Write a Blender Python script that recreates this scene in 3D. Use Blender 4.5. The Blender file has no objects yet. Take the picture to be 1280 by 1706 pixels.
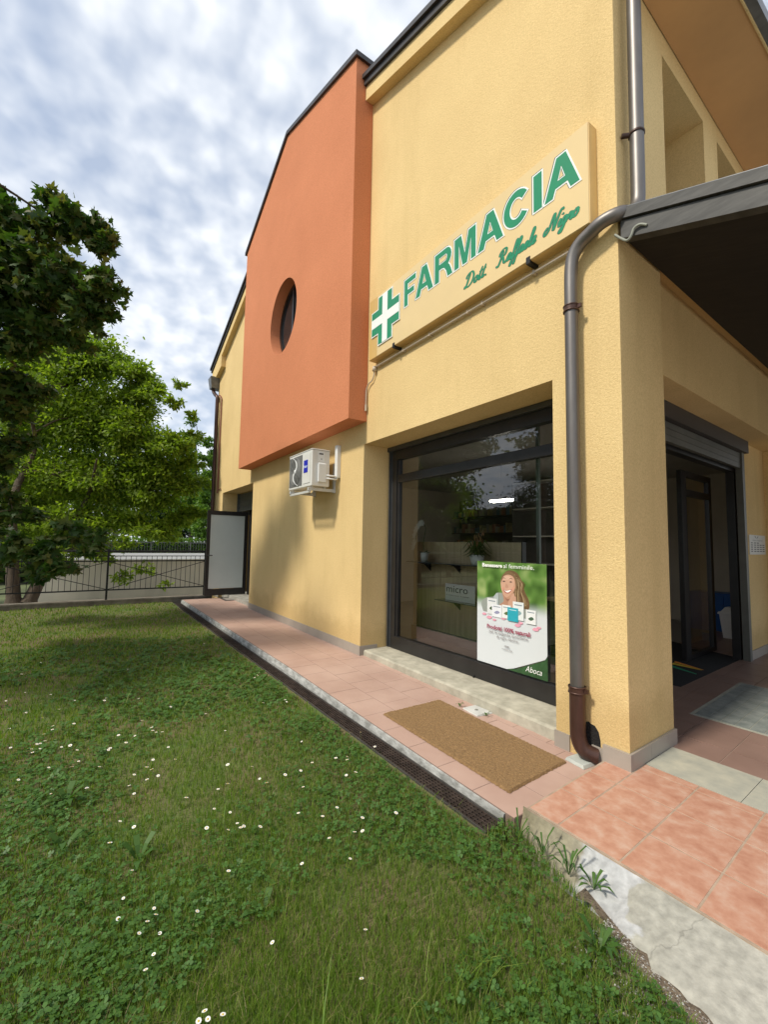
import bpy, bmesh, math, random
import numpy as np
from mathutils import Vector, Matrix
from mathutils.geometry import tessellate_polygon

scene = bpy.context.scene
COL = scene.collection
rnd = random.Random(7)

# ------------------------------------------------------------------ camera
YAW, PITCH, ROLL, FPX, EYE = 0.9753, 0.0732, 0.0169, 729.14, 1.5
_f = Vector((-math.sin(YAW)*math.cos(PITCH), math.cos(YAW)*math.cos(PITCH), math.sin(PITCH)))
_r = Vector((math.cos(YAW), math.sin(YAW), 0))
_u = _r.cross(_f)
_r2 = math.cos(ROLL)*_r + math.sin(ROLL)*_u
_u2 = -math.sin(ROLL)*_r + math.cos(ROLL)*_u
cd = bpy.data.cameras.new("camera")
cam = bpy.data.objects.new("camera", cd); COL.objects.link(cam)
M = Matrix.Identity(4)
for i in range(3):
    M[i][0] = _r2[i]; M[i][1] = _u2[i]; M[i][2] = -_f[i]
M[2][3] = EYE
cam.matrix_world = M
cd.sensor_fit = 'VERTICAL'; cd.sensor_height = 24; cd.lens = 24*FPX/1706
cd.clip_start = 0.05; cd.clip_end = 3000
scene.camera = cam

def P(px, py, depth):
    """a world point seen at photo pixel (px,py) and so many metres in front"""
    d = _f + _r2*((px-640)/FPX) - _u2*((py-853)/FPX)
    return Vector((0, 0, EYE)) + d*depth
def onz(px, py, z):
    d = _f + _r2*((px-640)/FPX) - _u2*((py-853)/FPX)
    return Vector((0, 0, EYE)) + d*((z-EYE)/d.z)

# ------------------------------------------------------------------ light
SUN_EL, SUN_AZ = 49.0, 1.0      # degrees; azimuth offset of the sun from the facade normal, towards -x
dirto = Vector((-math.sin(math.radians(SUN_AZ))*math.cos(math.radians(SUN_EL)),
                -math.cos(math.radians(SUN_AZ))*math.cos(math.radians(SUN_EL)),
                math.sin(math.radians(SUN_EL))))
sd = bpy.data.lights.new("sun", 'SUN'); sd.energy = 2.7; sd.angle = math.radians(7); sd.color = (1.0, 0.93, 0.80)
so = bpy.data.objects.new("sun", sd); COL.objects.link(so)
so.rotation_euler = dirto.to_track_quat('Z', 'Y').to_euler()
so.location = dirto*40

W = bpy.data.worlds.new("World"); scene.world = W; W.use_nodes = True
nt = W.node_tree; nt.nodes.clear()
def N(t, **k):
    n = nt.nodes.new(t)
    for a, v in k.items(): setattr(n, a, v)
    return n
L = nt.links.new
out = N('ShaderNodeOutputWorld'); bg = N('ShaderNodeBackground')
sky = N('ShaderNodeTexSky'); sky.sky_type = 'NISHITA'; sky.sun_disc = False
sky.sun_elevation = math.radians(SUN_EL); sky.sun_rotation = math.radians(180+SUN_AZ); sky.dust_density = 0.6; sky.air_density = 1.0
tc = N('ShaderNodeTexCoord'); sp = N('ShaderNodeSeparateXYZ'); L(tc.outputs['Generated'], sp.inputs[0])
zc = N('ShaderNodeMath', operation='MAXIMUM'); L(sp.outputs[2], zc.inputs[0]); zc.inputs[1].default_value = 0.0
za = N('ShaderNodeMath', operation='ADD'); L(zc.outputs[0], za.inputs[0]); za.inputs[1].default_value = 0.38
dx = N('ShaderNodeMath', operation='DIVIDE'); L(sp.outputs[0], dx.inputs[0]); L(za.outputs[0], dx.inputs[1])
dy = N('ShaderNodeMath', operation='DIVIDE'); L(sp.outputs[1], dy.inputs[0]); L(za.outputs[0], dy.inputs[1])
cb = N('ShaderNodeCombineXYZ'); L(dx.outputs[0], cb.inputs[0]); L(dy.outputs[0], cb.inputs[1])
n1 = N('ShaderNodeTexNoise'); n1.inputs['Scale'].default_value = 2.0; n1.inputs['Detail'].default_value = 5; n1.inputs['Roughness'].default_value = .55
n2 = N('ShaderNodeTexNoise'); n2.inputs['Scale'].default_value = 19.0; n2.inputs['Detail'].default_value = 2.5; n2.inputs['Roughness'].default_value = .4; n2.inputs['Distortion'].default_value = .12
for n in (n1, n2): L(cb.outputs[0], n.inputs['Vector'])
mx = N('ShaderNodeMath', operation='MULTIPLY_ADD'); L(n2.outputs['Fac'], mx.inputs[0]); mx.inputs[1].default_value = .60
m2 = N('ShaderNodeMath', operation='MULTIPLY'); L(n1.outputs['Fac'], m2.inputs[0]); m2.inputs[1].default_value = .75
L(m2.outputs[0], mx.inputs[2])
cr = N('ShaderNodeValToRGB'); cr.color_ramp.elements[0].position = .50; cr.color_ramp.elements[1].position = .84
L(mx.outputs[0], cr.inputs[0])
# near the horizon the sheet of cloud closes up
hz = N('ShaderNodeMapRange'); L(zc.outputs[0], hz.inputs[0]); hz.inputs[1].default_value = 0.0; hz.inputs[2].default_value = .35; hz.inputs[3].default_value = .75; hz.inputs[4].default_value = 0.0
cf = N('ShaderNodeMath', operation='MAXIMUM'); L(cr.outputs[0], cf.inputs[0]); L(hz.outputs[0], cf.inputs[1])
cfm = N('ShaderNodeMath', operation='MULTIPLY_ADD'); L(cf.outputs[0], cfm.inputs[0]); cfm.inputs[1].default_value = .40; cfm.inputs[2].default_value = .60
cc = N('ShaderNodeMixRGB'); cc.inputs[1].default_value = (5.0, 5.65, 6.75, 1); cc.inputs[2].default_value = (7.2, 7.5, 7.9, 1); L(cf.outputs[0], cc.inputs[0])
mix = N('ShaderNodeMixRGB'); L(cfm.outputs[0], mix.inputs[0]); L(sky.outputs[0], mix.inputs[1]); L(cc.outputs[0], mix.inputs[2])
L(mix.outputs[0], bg.inputs[0]); bg.inputs[1].default_value = 0.1
L(bg.outputs[0], out.inputs[0])
vs = scene.view_settings
vs.view_transform = 'Standard'; vs.look = 'None'; vs.exposure = 0.48; vs.gamma = 1; vs.use_curve_mapping = False
scene.cycles.use_denoising = True
scene.cycles.max_bounces = 8
scene.cycles.transparent_max_bounces = 12

# ------------------------------------------------------------------ materials
def mk(name):
    m = bpy.data.materials.new(name); m.use_nodes = True
    t = m.node_tree; t.nodes.clear()
    o = t.nodes.new('ShaderNodeOutputMaterial')
    return m, t, o
def plain(name, col, rough=.6, var=.12, scale=3.0, bump=0.0, bscale=80.0, metal=0.0, spec=.5, detail=4, col2=None, stretch=None, bdist=.004, coord='Object', extra=None):
    m, t, o = mk(name)
    b = t.nodes.new('ShaderNodeBsdfPrincipled'); t.links.new(b.outputs[0], o.inputs[0])
    b.inputs['Roughness'].default_value = rough; b.inputs['Metallic'].default_value = metal
    b.inputs['Specular IOR Level'].default_value = spec
    c = t.nodes.new('ShaderNodeTexCoord'); src = c.outputs[coord]
    if stretch:
        mp = t.nodes.new('ShaderNodeMapping'); mp.inputs['Scale'].default_value = stretch
        t.links.new(src, mp.inputs[0]); src = mp.outputs[0]
    n = t.nodes.new('ShaderNodeTexNoise'); n.inputs['Scale'].default_value = scale; n.inputs['Detail'].default_value = detail; n.inputs['Roughness'].default_value = .6
    t.links.new(src, n.inputs['Vector'])
    r = t.nodes.new('ShaderNodeValToRGB'); t.links.new(n.outputs['Fac'], r.inputs[0])
    a = col2 if col2 else tuple(min(1, v*(1-var)) for v in col)
    z = col if col2 else tuple(min(1, v*(1+var)) for v in col)
    r.color_ramp.elements[0].position = .35; r.color_ramp.elements[1].position = .68
    r.color_ramp.elements[0].color = (*a, 1); r.color_ramp.elements[1].color = (*z, 1)
    t.links.new(r.outputs[0], b.inputs['Base Color'])
    if bump:
        bn = t.nodes.new('ShaderNodeTexNoise'); bn.inputs['Scale'].default_value = bscale; bn.inputs['Detail'].default_value = 3
        t.links.new(src, bn.inputs['Vector'])
        bu = t.nodes.new('ShaderNodeBump'); bu.inputs['Strength'].default_value = bump; bu.inputs['Distance'].default_value = bdist
        t.links.new(bn.outputs['Fac'], bu.inputs['Height']); t.links.new(bu.outputs[0], b.inputs['Normal'])
    if extra: extra(t, b, r, src)
    return m

def stucco(name, col, stains=True):
    m, t, o = mk(name)
    b = t.nodes.new('ShaderNodeBsdfPrincipled'); t.links.new(b.outputs[0], o.inputs[0])
    b.inputs['Roughness'].default_value = .92; b.inputs['Specular IOR Level'].default_value = .2
    c = t.nodes.new('ShaderNodeTexCoord'); s = c.outputs['Object']
    def noise(sc, det=4, rough=.6, vec=s):
        n = t.nodes.new('ShaderNodeTexNoise'); n.inputs['Scale'].default_value = sc; n.inputs['Detail'].default_value = det; n.inputs['Roughness'].default_value = rough
        t.links.new(vec, n.inputs['Vector']); return n
    big = noise(.9, 5); fine = noise(70, 3, .7)
    mp = t.nodes.new('ShaderNodeMapping'); mp.inputs['Scale'].default_value = (1.6, 1.6, .22); t.links.new(s, mp.inputs[0])
    drip = noise(1.7, 4, .6, mp.outputs[0])
    r1 = t.nodes.new('ShaderNodeValToRGB'); t.links.new(big.outputs['Fac'], r1.inputs[0])
    r1.color_ramp.elements[0].position = .3; r1.color_ramp.elements[1].position = .7
    r1.color_ramp.elements[0].color = (.90, .88, .86, 1); r1.color_ramp.elements[1].color = (1.0, 1.0, 1.0, 1)
    r2 = t.nodes.new('ShaderNodeValToRGB'); t.links.new(fine.outputs['Fac'], r2.inputs[0])
    r2.color_ramp.elements[0].position = .34; r2.color_ramp.elements[1].position = .62
    r2.color_ramp.elements[0].color = (.85, .83, .79, 1); r2.color_ramp.elements[1].color = (1.02, 1.02, 1.02, 1)
    r3 = t.nodes.new('ShaderNodeValToRGB'); t.links.new(drip.outputs['Fac'], r3.inputs[0])
    r3.color_ramp.elements[0].position = .30; r3.color_ramp.elements[1].position = .46
    r3.color_ramp.elements[0].color = (.94, .935, .92, 1) if stains else (1, 1, 1, 1); r3.color_ramp.elements[1].color = (1, 1, 1, 1)
    prev = None
    sz = t.nodes.new('ShaderNodeSeparateXYZ'); t.links.new(s, sz.inputs[0])
    sn = noise(3.2, 5, .65); hh = t.nodes.new('ShaderNodeMath'); hh.operation = 'MULTIPLY_ADD'; t.links.new(sn.outputs['Fac'], hh.inputs[0]); hh.inputs[1].default_value = -.55; t.links.new(sz.outputs[2], hh.inputs[2])
    r4 = t.nodes.new('ShaderNodeValToRGB'); t.links.new(hh.outputs[0], r4.inputs[0])
    r4.color_ramp.elements[0].position = 0.0; r4.color_ramp.elements[1].position = .22
    r4.color_ramp.elements[0].color = (.84, .82, .78, 1); r4.color_ramp.elements[1].color = (1, 1, 1, 1)
    for r in (r1, r2, r3, r4):
        x = t.nodes.new('ShaderNodeMixRGB'); x.blend_type = 'MULTIPLY'; x.inputs[0].default_value = 1
        if prev is None: x.inputs[1].default_value = (*col, 1)
        else: t.links.new(prev.outputs[0], x.inputs[1])
        t.links.new(r.outputs[0], x.inputs[2]); prev = x
    t.links.new(prev.outputs[0], b.inputs['Base Color'])
    g1 = noise(150, 2, .6); g2 = noise(48, 3)
    ad = t.nodes.new('ShaderNodeMath'); ad.operation = 'MULTIPLY_ADD'; t.links.new(g2.outputs['Fac'], ad.inputs[0]); ad.inputs[1].default_value = .6; t.links.new(g1.outputs['Fac'], ad.inputs[2])
    bu = t.nodes.new('ShaderNodeBump'); bu.inputs['Strength'].default_value = .7; bu.inputs['Distance'].default_value = .006
    t.links.new(ad.outputs[0], bu.inputs['Height']); t.links.new(bu.outputs[0], b.inputs['Normal'])
    return m

def glass(name, tint=(.75, .82, .80), rough=.02, ior=1.5, boost=1.0):
    m, t, o = mk(name)
    tr = t.nodes.new('ShaderNodeBsdfTransparent'); tr.inputs[0].default_value = (*tint, 1)
    g = t.nodes.new('ShaderNodeBsdfGlossy'); g.inputs['Roughness'].default_value = rough
    fr = t.nodes.new('ShaderNodeFresnel'); fr.inputs[0].default_value = ior
    mu = t.nodes.new('ShaderNodeMath'); mu.operation = 'MULTIPLY'; mu.use_clamp = True; t.links.new(fr.outputs[0], mu.inputs[0]); mu.inputs[1].default_value = boost
    mi = t.nodes.new('ShaderNodeMixShader'); t.links.new(mu.outputs[0], mi.inputs[0]); t.links.new(tr.outputs[0], mi.inputs[1]); t.links.new(g.outputs[0], mi.inputs[2])
    t.links.new(mi.outputs[0], o.inputs[0])
    return m

def leafmat(name, cols, trans=.35, rough=.5):
    m, t, o = mk(name)
    g = t.nodes.new('ShaderNodeNewGeometry')
    r = t.nodes.new('ShaderNodeValToRGB'); t.links.new(g.outputs['Random Per Island'], r.inputs[0])
    e = r.color_ramp.elements
    e[0].position = 0; e[0].color = (*cols[0], 1); e[1].position = 1; e[1].color = (*cols[-1], 1)
    for i, c in enumerate(cols[1:-1]):
        k = e.new((i+1)/(len(cols)-1)); k.color = (*c, 1)
    b = t.nodes.new('ShaderNodeBsdfPrincipled'); b.inputs['Roughness'].default_value = rough; b.inputs['Specular IOR Level'].default_value = .35
    tl = t.nodes.new('ShaderNodeBsdfTranslucent')
    hs = t.nodes.new('ShaderNodeMixRGB'); hs.blend_type = 'MULTIPLY'; hs.inputs[0].default_value = 1; hs.inputs[2].default_value = (1.25, 1.35, .5, 1)
    t.links.new(r.outputs[0], b.inputs['Base Color']); t.links.new(r.outputs[0], hs.inputs[1]); t.links.new(hs.outputs[0], tl.inputs[0])
    mi = t.nodes.new('ShaderNodeMixShader'); mi.inputs[0].default_value = trans
    t.links.new(b.outputs[0], mi.inputs[1]); t.links.new(tl.outputs[0], mi.inputs[2]); t.links.new(mi.outputs[0], o.inputs[0])
    return m

def emit(name, col, s):
    m, t, o = mk(name); e = t.nodes.new('ShaderNodeEmission'); e.inputs[0].default_value = (*col, 1); e.inputs[1].default_value = s
    t.links.new(e.outputs[0], o.inputs[0]); return m

YEL = stucco('yellow_stucco', (.80, .60, .295))
ORA = stucco('orange_stucco', (.65, .25, .125), stains=False)
DARKMETAL = plain('dark_bronze_aluminium', (.018, .017, .017), .35, .2, 6, spec=.5)
GREYMETAL = plain('grey_sheet_metal', (.16, .165, .17), .42, .25, 5, metal=.6, stretch=(1, 1, 1))
COPPER = plain('grey_sheen_copper', (.145, .13, .12), .46, .4, 7, metal=.7, stretch=(1, 1, .25), bump=.15, bscale=20, col2=(.19, .178, .168))  # the pipe's grey reflected sheen is put into its base colour
COPPER2 = plain('brown_copper_pipe', (.07, .035, .026), .4, .4, 7, metal=.4, stretch=(1, 1, .25))
VERGE = plain('verge_metal', (.05, .047, .047), .45, .3, 5, metal=.4)
CONC = plain('rough_concrete', (.42, .405, .36), .9, .2, 7, .5, 45, col2=(.25, .24, .205))
KERB = plain('kerb_concrete', (.46, .46, .44), .9, .2, 9, .8, 30, col2=(.20, .20, .185), stretch=(1, 1, 2), bdist=.01)
PLINTH = plain('grey_plinth_tile', (.34, .30, .255), .45, .07, 4)
GLASS = glass('window_glass', (.93, .96, .94), .01, 1.5, 2.9)
WHITE = plain('white_plastic', (.72, .73, .72), .4, .03, 4)
WOOD = plain('pale_wood', (.55, .43, .26), .5, .12, 5, stretch=(6, 1, .6), col2=(.42, .32, .18))
INWALL = plain('indoor_plaster', (.62, .56, .46), .8, .05, 2)
DIRT = plain('black_iron', (.012, .012, .013), .5, .2, 6, metal=.3)

# ------------------------------------------------------------------ mesh helpers
class MB:
    def __init__(s): s.v = []; s.f = []; s.m = []; s.cm = 0; s.sm = []; s.smooth = False
    def add(s, vs, fs):
        k = len(s.v); s.v += [tuple(v) for v in vs]
        for f in fs: s.f.append([i+k for i in f]); s.m.append(s.cm); s.sm.append(s.smooth)
        return s
    def box(s, x0, x1, y0, y1, z0, z1):
        vs = [(x, y, z) for z in (z0, z1) for y in (y0, y1) for x in (x0, x1)]
        return s.add(vs, [(0, 2, 3, 1), (4, 5, 7, 6), (0, 1, 5, 4), (2, 6, 7, 3), (0, 4, 6, 2), (1, 3, 7, 5)])
    def hexa(s, b, t):
        """b, t: 4 points each, counter-clockwise seen from above"""
        return s.add(list(b)+list(t), [(3, 2, 1, 0), (4, 5, 6, 7), (0, 1, 5, 4), (1, 2, 6, 5), (2, 3, 7, 6), (3, 0, 4, 7)])
    def quad(s, *p): return s.add(p, [tuple(range(len(p)))])
    def prism(s, loops, place, a, b, sides=True):
        """loops: outline and holes as 2-D points; place(u,v,w) -> 3-D; w from a (front) to b"""
        tris = tessellate_polygon([[Vector((p[0], p[1], 0)) for p in lp] for lp in loops])
        flat = [p for lp in loops for p in lp]; n = len(flat)
        vs = [place(p[0], p[1], a) for p in flat] + [place(p[0], p[1], b) for p in flat]
        fs = []
        for t in tris:
            A, B, C = (flat[i] for i in t)
            ar = (B[0]-A[0])*(C[1]-A[1])-(B[1]-A[1])*(C[0]-A[0])
            t = tuple(t) if ar > 0 else tuple(reversed(t))
            fs.append(t); fs.append(tuple(i+n for i in reversed(t)))
        if sides:
            k = 0
            for lp in loops:
                m_ = len(lp)
                ar = sum(lp[i][0]*lp[(i+1) % m_][1]-lp[(i+1) % m_][0]*lp[i][1] for i in range(m_))
                for i in range(m_):
                    j = (i+1) % m_
                    q = (k+i, k+j, k+j+n, k+i+n)
                    outer = (lp is loops[0])
                    fs.append(tuple(reversed(q)) if (ar > 0) == outer else q)
                k += m_
        return s.add(vs, fs)
    def tube(s, pts, r, seg=12, caps=True):
        pts = [Vector(p) for p in pts]; rs = r if isinstance(r, (list, tuple)) else [r]*len(pts)
        rings = []; up = None
        for i, p in enumerate(pts):
            d = (pts[min(i+1, len(pts)-1)]-pts[max(i-1, 0)]).normalized()
            if up is None:
                up = Vector((0, 0, 1)) if abs(d.z) < .9 else Vector((0, 1, 0))
            a = d.cross(up).normalized(); up = a.cross(d).normalized()
            rings.append([p+(a*math.cos(2*math.pi*k/seg)+up*math.sin(2*math.pi*k/seg))*rs[i] for k in range(seg)])
        vs = [v for rg in rings for v in rg]; fs = []
        for i in range(len(pts)-1):
            for k in range(seg):
                k2 = (k+1) % seg
                fs.append((i*seg+k, i*seg+k2, (i+1)*seg+k2, (i+1)*seg+k))
        old = s.smooth; s.smooth = True; s.add(vs, fs); s.smooth = old
        if caps:
            s.add(rings[0], [tuple(range(seg))]); s.add(rings[-1], [tuple(reversed(range(seg)))])
        return s
    def lathe(s, prof, c, seg=20, axis='z'):
        vs = []
        for (r, h) in prof:
            for k in range(seg):
                a = 2*math.pi*k/seg
                q = (r*math.cos(a), r*math.sin(a), h) if axis == 'z' else (r*math.cos(a), -h, r*math.sin(a))
                vs.append((c[0]+q[0], c[1]+q[1], c[2]+q[2]))
        fs = [(i*seg+k, i*seg+(k+1) % seg, (i+1)*seg+(k+1) % seg, (i+1)*seg+k) for i in range(len(prof)-1) for k in range(seg)]
        old = s.smooth; s.smooth = True; s.add(vs, fs); s.smooth = old
        return s
    def build(s, name, mats, parent=None, bevel=0.0, **tags):
        me = bpy.data.meshes.new(name); me.from_pydata(s.v, [], s.f)
        mats = mats if isinstance(mats, (list, tuple)) else [mats]
        for m in mats: me.materials.append(m)
        me.polygons.foreach_set('material_index', s.m)
        me.polygons.foreach_set('use_smooth', s.sm)
        me.update()
        return link(name, me, parent, bevel, **tags)
def link(name, me, parent=None, bevel=0.0, **tags):
    o = bpy.data.objects.new(name, me); COL.objects.link(o)
    if parent:
        o.parent = parent; o.matrix_parent_inverse = PW[parent.name].inverted()
    PW[o.name] = Matrix.Identity(4)
    if bevel:
        md = o.modifiers.new('bevel', 'BEVEL'); md.width = bevel; md.segments = 2; md.limit_method = 'ANGLE'
    for k, v in tags.items(): o[k] = v
    return o
PW = {}
def thing(name, label, cat, loc=(0, 0, 0), group=None):
    o = bpy.data.objects.new(name, None); COL.objects.link(o); o.location = loc
    o.empty_display_size = .2
    o['label'] = label; o['category'] = cat
    if group: o['group'] = group
    PW[o.name] = Matrix.Translation(loc)
    return o
def npmesh(name, verts, counts, idx, mats, parent=None, midx=None, **tags):
    """fast mesh from numpy arrays"""
    me = bpy.data.meshes.new(name)
    me.vertices.add(len(verts)); me.vertices.foreach_set('co', np.asarray(verts, np.float32).ravel())
    me.loops.add(len(idx)); me.loops.foreach_set('vertex_index', np.asarray(idx, np.int32))
    me.polygons.add(len(counts))
    st = np.concatenate([[0], np.cumsum(counts)[:-1]]).astype(np.int32)
    me.polygons.foreach_set('loop_start', st)
    if midx is not None: me.polygons.foreach_set('material_index', np.asarray(midx, np.int32))
    for m in (mats if isinstance(mats, (list, tuple)) else [mats]): me.materials.append(m)
    me.update(calc_edges=True)
    return link(name, me, parent, **tags)
def XZ(u, v, w): return (u, w, v)          # facade drawings: u along x, v up, w depth
def textmesh(mb, body, place, size, bold=0.0, align='LEFT', w0=0.0, ext=0.0, fit=None):
    """adds the outline of built-in lettering to mb; place(u,v,w)->3D ; fit = width in metres"""
    cu = bpy.data.curves.new('t', 'FONT'); cu.body = body; cu.size = size; cu.offset = bold; cu.align_x = align
    cu.extrude = ext; cu.resolution_u = 3
    ob = bpy.data.objects.new('t', cu); COL.objects.link(ob)
    dg = bpy.context.evaluated_depsgraph_get(); dg.update()
    me = ob.evaluated_get(dg).to_mesh()
    vs = [v.co.copy() for v in me.vertices]; fs = [tuple(p.vertices) for p in me.polygons]
    ob.evaluated_get(dg).to_mesh_clear()
    bpy.data.objects.remove(ob); bpy.data.curves.remove(cu)
    if vs and fit:
        x0 = min(v.x for v in vs); x1 = max(v.x for v in vs)
        y0 = min(v.y for v in vs); y1 = max(v.y for v in vs)
        for v in vs:
            v.x = (v.x-x0)/(x1-x0)*fit[0]
            if len(fit) > 1: v.y = (v.y-y0)/(y1-y0)*fit[1]
    mb.add([place(v.x, v.y, w0-v.z) for v in vs], fs)

# ------------------------------------------------------------------ key dimensions (metres; x along the long wall, y into the building)
Y0, YG, X0 = 3.13, 3.565, -1.594
X1, X2, X3, X4, XL = -5.142, -2.157, -10.05, -12.79, -13.85
KS = -0.045                                   # the entrance front is not quite square to the long wall
def EU(u, y): return X0+u+KS*(y-Y0)
ZG = -0.09                                    # lawn level

exec_order = []
# ================================================================== GROUND
soil = plain('soil_under_grass', (.085, .13, .03), 1, .3, 2.2, .6, 30, col2=(.15, .115, .06), bdist=.02)
mb = MB()
# lawn sheet, large enough to reach the fence and well behind the camera
mb.quad((-12.62, -14, ZG), (2.2, -14, ZG), (2.2, 1.925, ZG), (-12.62, 1.925, ZG))
mb.build('lawn', soil, kind='structure')
mb = MB(); mb.box(2.2, 60, -40, 1.3, -.7, -.10); mb.box(4.0, 60, 1.3, 60, -.7, -.10)
mb.build('bounce_forecourt', plain('pale_bounce_paving', (.52, .50, .46), .9, .1, 1.5, .2, 50), kind='structure')  # unseen paving, added to bounce sunlight onto the entrance side
asph = plain('parking_asphalt', (.30, .30, .29), .95, .15, 2, .3, 60)
mb = MB(); mb.quad((-900, -900, -.75), (900, -900, -.75), (900, 900, -.75), (-900, 900, -.75))
mb.build('ground', plain('far_ground', (.10, .12, .05), 1, .3, .4), kind='structure')
mb = MB(); mb.quad((-17.0, -30, -.60), (-12.9, -30, -.60), (-12.9, 30, -.60), (-17.0, 30, -.60))
mb.build('driveway', plain('pale_paving', (.62, .61, .57), .9, .08, 3, .2, 40), kind='structure')
mb = MB(); mb.box(-27.5, -17.31, -1.2, 40, -.7, .79)
mb.build('raised_road', asph, kind='structure')

# walkway of reddish tiles, falling a little towards the street end
TILE = plain('terracotta_tile', (.50, .345, .28), .62, .10, 1.8, .08, 120, col2=(.42, .275, .22))
GROUT = plain('walkway_grout', (.22, .15, .12), .9, .1, 9)
def zw(x):
    if x < -5.2: return 0.0
    return -0.05*min(1, (x+5.2)/3.2)
def tiles(mb, xs, y0, y1, step, gap, zf, place, seed, chamf=.0015, th=.0035):
    r = random.Random(seed)
for_tiles = None
mb = MB()
mb.cm = 1
xk0, xk1 = -12.2, -1.735
n = 24
for i in range(n):
    a = xk0+(xk1-xk0)*i/n; b = xk0+(xk1-xk0)*(i+1)/n
    mb.hexa([(a, 2.112, -.3), (b, 2.112, -.3), (b, 3.60, -.3), (a, 3.60, -.3)],
            [(a, 2.112, zw(a)-.0018), (b, 2.112, zw(b)-.0018), (b, 3.60, zw(b)-.0018), (a, 3.60, zw(a)-.0018)])
mb.cm = 0
row = 0; y = 2.114
rr = random.Random(3)
while y < 3.55:
    y2 = min(y+.331, 3.56)
    x = xk1-.003 - (.165 if row % 2 else 0)-.33
    xs = [xk1-.003]
    while x > xk0: xs.append(x); x -= .333
    xs.append(xk0)
    for b, a in zip(xs[:-1], xs[1:]):
        g = .0022; t = rr.uniform(-.0006, .0006)
        A, B = a+g, b-g
        if B-A < .01: continue
        mb.hexa([(A, y+g, zw(A)-.003), (B, y+g, zw(B)-.003), (B, y2-g, zw(B)-.003), (A, y2-g, zw(A)-.003)],
                [(A+.001, y+g+.001, zw(A)+t), (B-.001, y+g+.001, zw(B)+t), (B-.001, y2-g-.001, zw(B)+t), (A+.001, y2-g-.001, zw(A)+t)])
    y = y2; row += 1
mb.build('walkway', [TILE, GROUT], kind='structure')

# concrete kerb in front of the tiles
mb = MB(); r = random.Random(5)
xs = np.arange(-12.25, -1.70, .11); ring = []
for x in xs:
    j = r.uniform(-.004, .004); j2 = r.uniform(-.006, .006); z = zw(x)
    ring.append([(x, 2.110, z-.004), (x, 2.096+j, z-.008+j*.5), (x, 2.078+j2, z-.055), (x, 2.074+j2, -.20)])
vs = [p for q in ring for p in q]; fs = []
for i in range(len(ring)-1):
    for k in range(3): fs.append((i*4+k, i*4+k+1, (i+1)*4+k+1, (i+1)*4+k))
mb.add(vs, fs); mb.quad(*ring[-1]); mb.quad(*reversed(ring[0]))
mb.build('kerb', KERB, kind='structure')

# ------------------------------------------------------------------ drainage channel with its grating
dr = thing('drainage_grating', 'long rusty steel grating over the drain channel beside the walkway kerb', 'drain', (-7, 2, -.1))
mb = MB()
mb.box(-12.2, -1.77, 1.915, 1.925, -.17, ZG+.012); mb.box(-12.2, -1.77, 2.062, 2.072, -.17, ZG+.012)
mb.box(-12.2, -1.77, 1.925, 2.062, -.20, -.165)
mb.build('channel', plain('dark_channel', (.05, .045, .04), .9, .3, 8), dr)
mb = MB()
for k in range(6):
    yy = 1.934+k*.0235; mb.box(-12.2, -1.78, yy, yy+.004, ZG-.018, ZG+.008)
x = -1.79
while x > -12.2:
    mb.box(x-.0035, x, 1.926, 2.061, ZG-.012, ZG+.006); x -= .033 if x > -7 else .066
mb.build('grid', plain('rusty_steel', (.075, .055, .045), .7, .4, 14, metal=.5), dr)

# ------------------------------------------------------------------ terrace of salmon tiles in front of the entrance
def salmon(t, b, r, s):
    n = t.nodes.new('ShaderNodeTexNoise'); n.inputs['Scale'].default_value = 10; n.inputs['Detail'].default_value = 7; n.inputs['Distortion'].default_value = .1; n.inputs['Roughness'].default_value = .62
    t.links.new(s, n.inputs['Vector'])
    q = t.nodes.new('ShaderNodeValToRGB'); e = q.color_ramp.elements
    e[0].position = .30; e[0].color = (.40, .18, .115, 1); e[1].position = .76; e[1].color = (.58, .41, .32, 1)
    k = e.new(.50); k.color = (.50, .265, .18, 1)
    t.links.new(n.outputs['Fac'], q.inputs[0]); t.links.new(q.outputs[0], b.inputs['Base Color'])
SALMON = plain('salmon_tile', (.5, .25, .15), .5, .1, 3, .12, 60, extra=salmon)
GROUT2 = plain('sandy_grout', (.40, .30, .22), .9, .15, 12, .4, 80)
SK = -.065
def T(u, y): return u+SK*(y-2.2)
mb = MB(); mb.cm = 1
mb.hexa([(-1.705, 2.19, -.3), (4, 2.19, -.3), (4, 3.31, -.3), (-1.785, 3.31, -.3)], [(-1.705, 2.19, .0004), (4, 2.19, .0004), (4, 3.31, .0004), (-1.785, 3.31, .0004)])
mb.cm = 0
ys = [2.198, 2.536, 2.889, 3.228, 3.31]
g = .0038
us = [-1.70, -1.511, -1.182, -.857, -.525, -.19, .145, .48, .815, 1.15, 1.485, 1.82, 2.155, 2.49]
for j in range(4):
    for i in range(len(us)-1):
        ya, yb = ys[j]+g, ys[j+1]-(g if j < 3 else 0)
        A = [(T(us[i]+g, ya), ya), (T(us[i+1]-g, ya), ya), (T(us[i+1]-g, yb), yb), (T(us[i]+g, yb), yb)]
        e = .0015
        Bq = [(A[0][0]+e, A[0][1]+e), (A[1][0]-e, A[1][1]+e), (A[2][0]-e, A[2][1]-e), (A[3][0]+e, A[3][1]-e)]
        mb.hexa([(*p, -.004) for p in A], [(*p, .002) for p in Bq])
mb.build('terrace', [SALMON, GROUT2], kind='structure')

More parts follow.
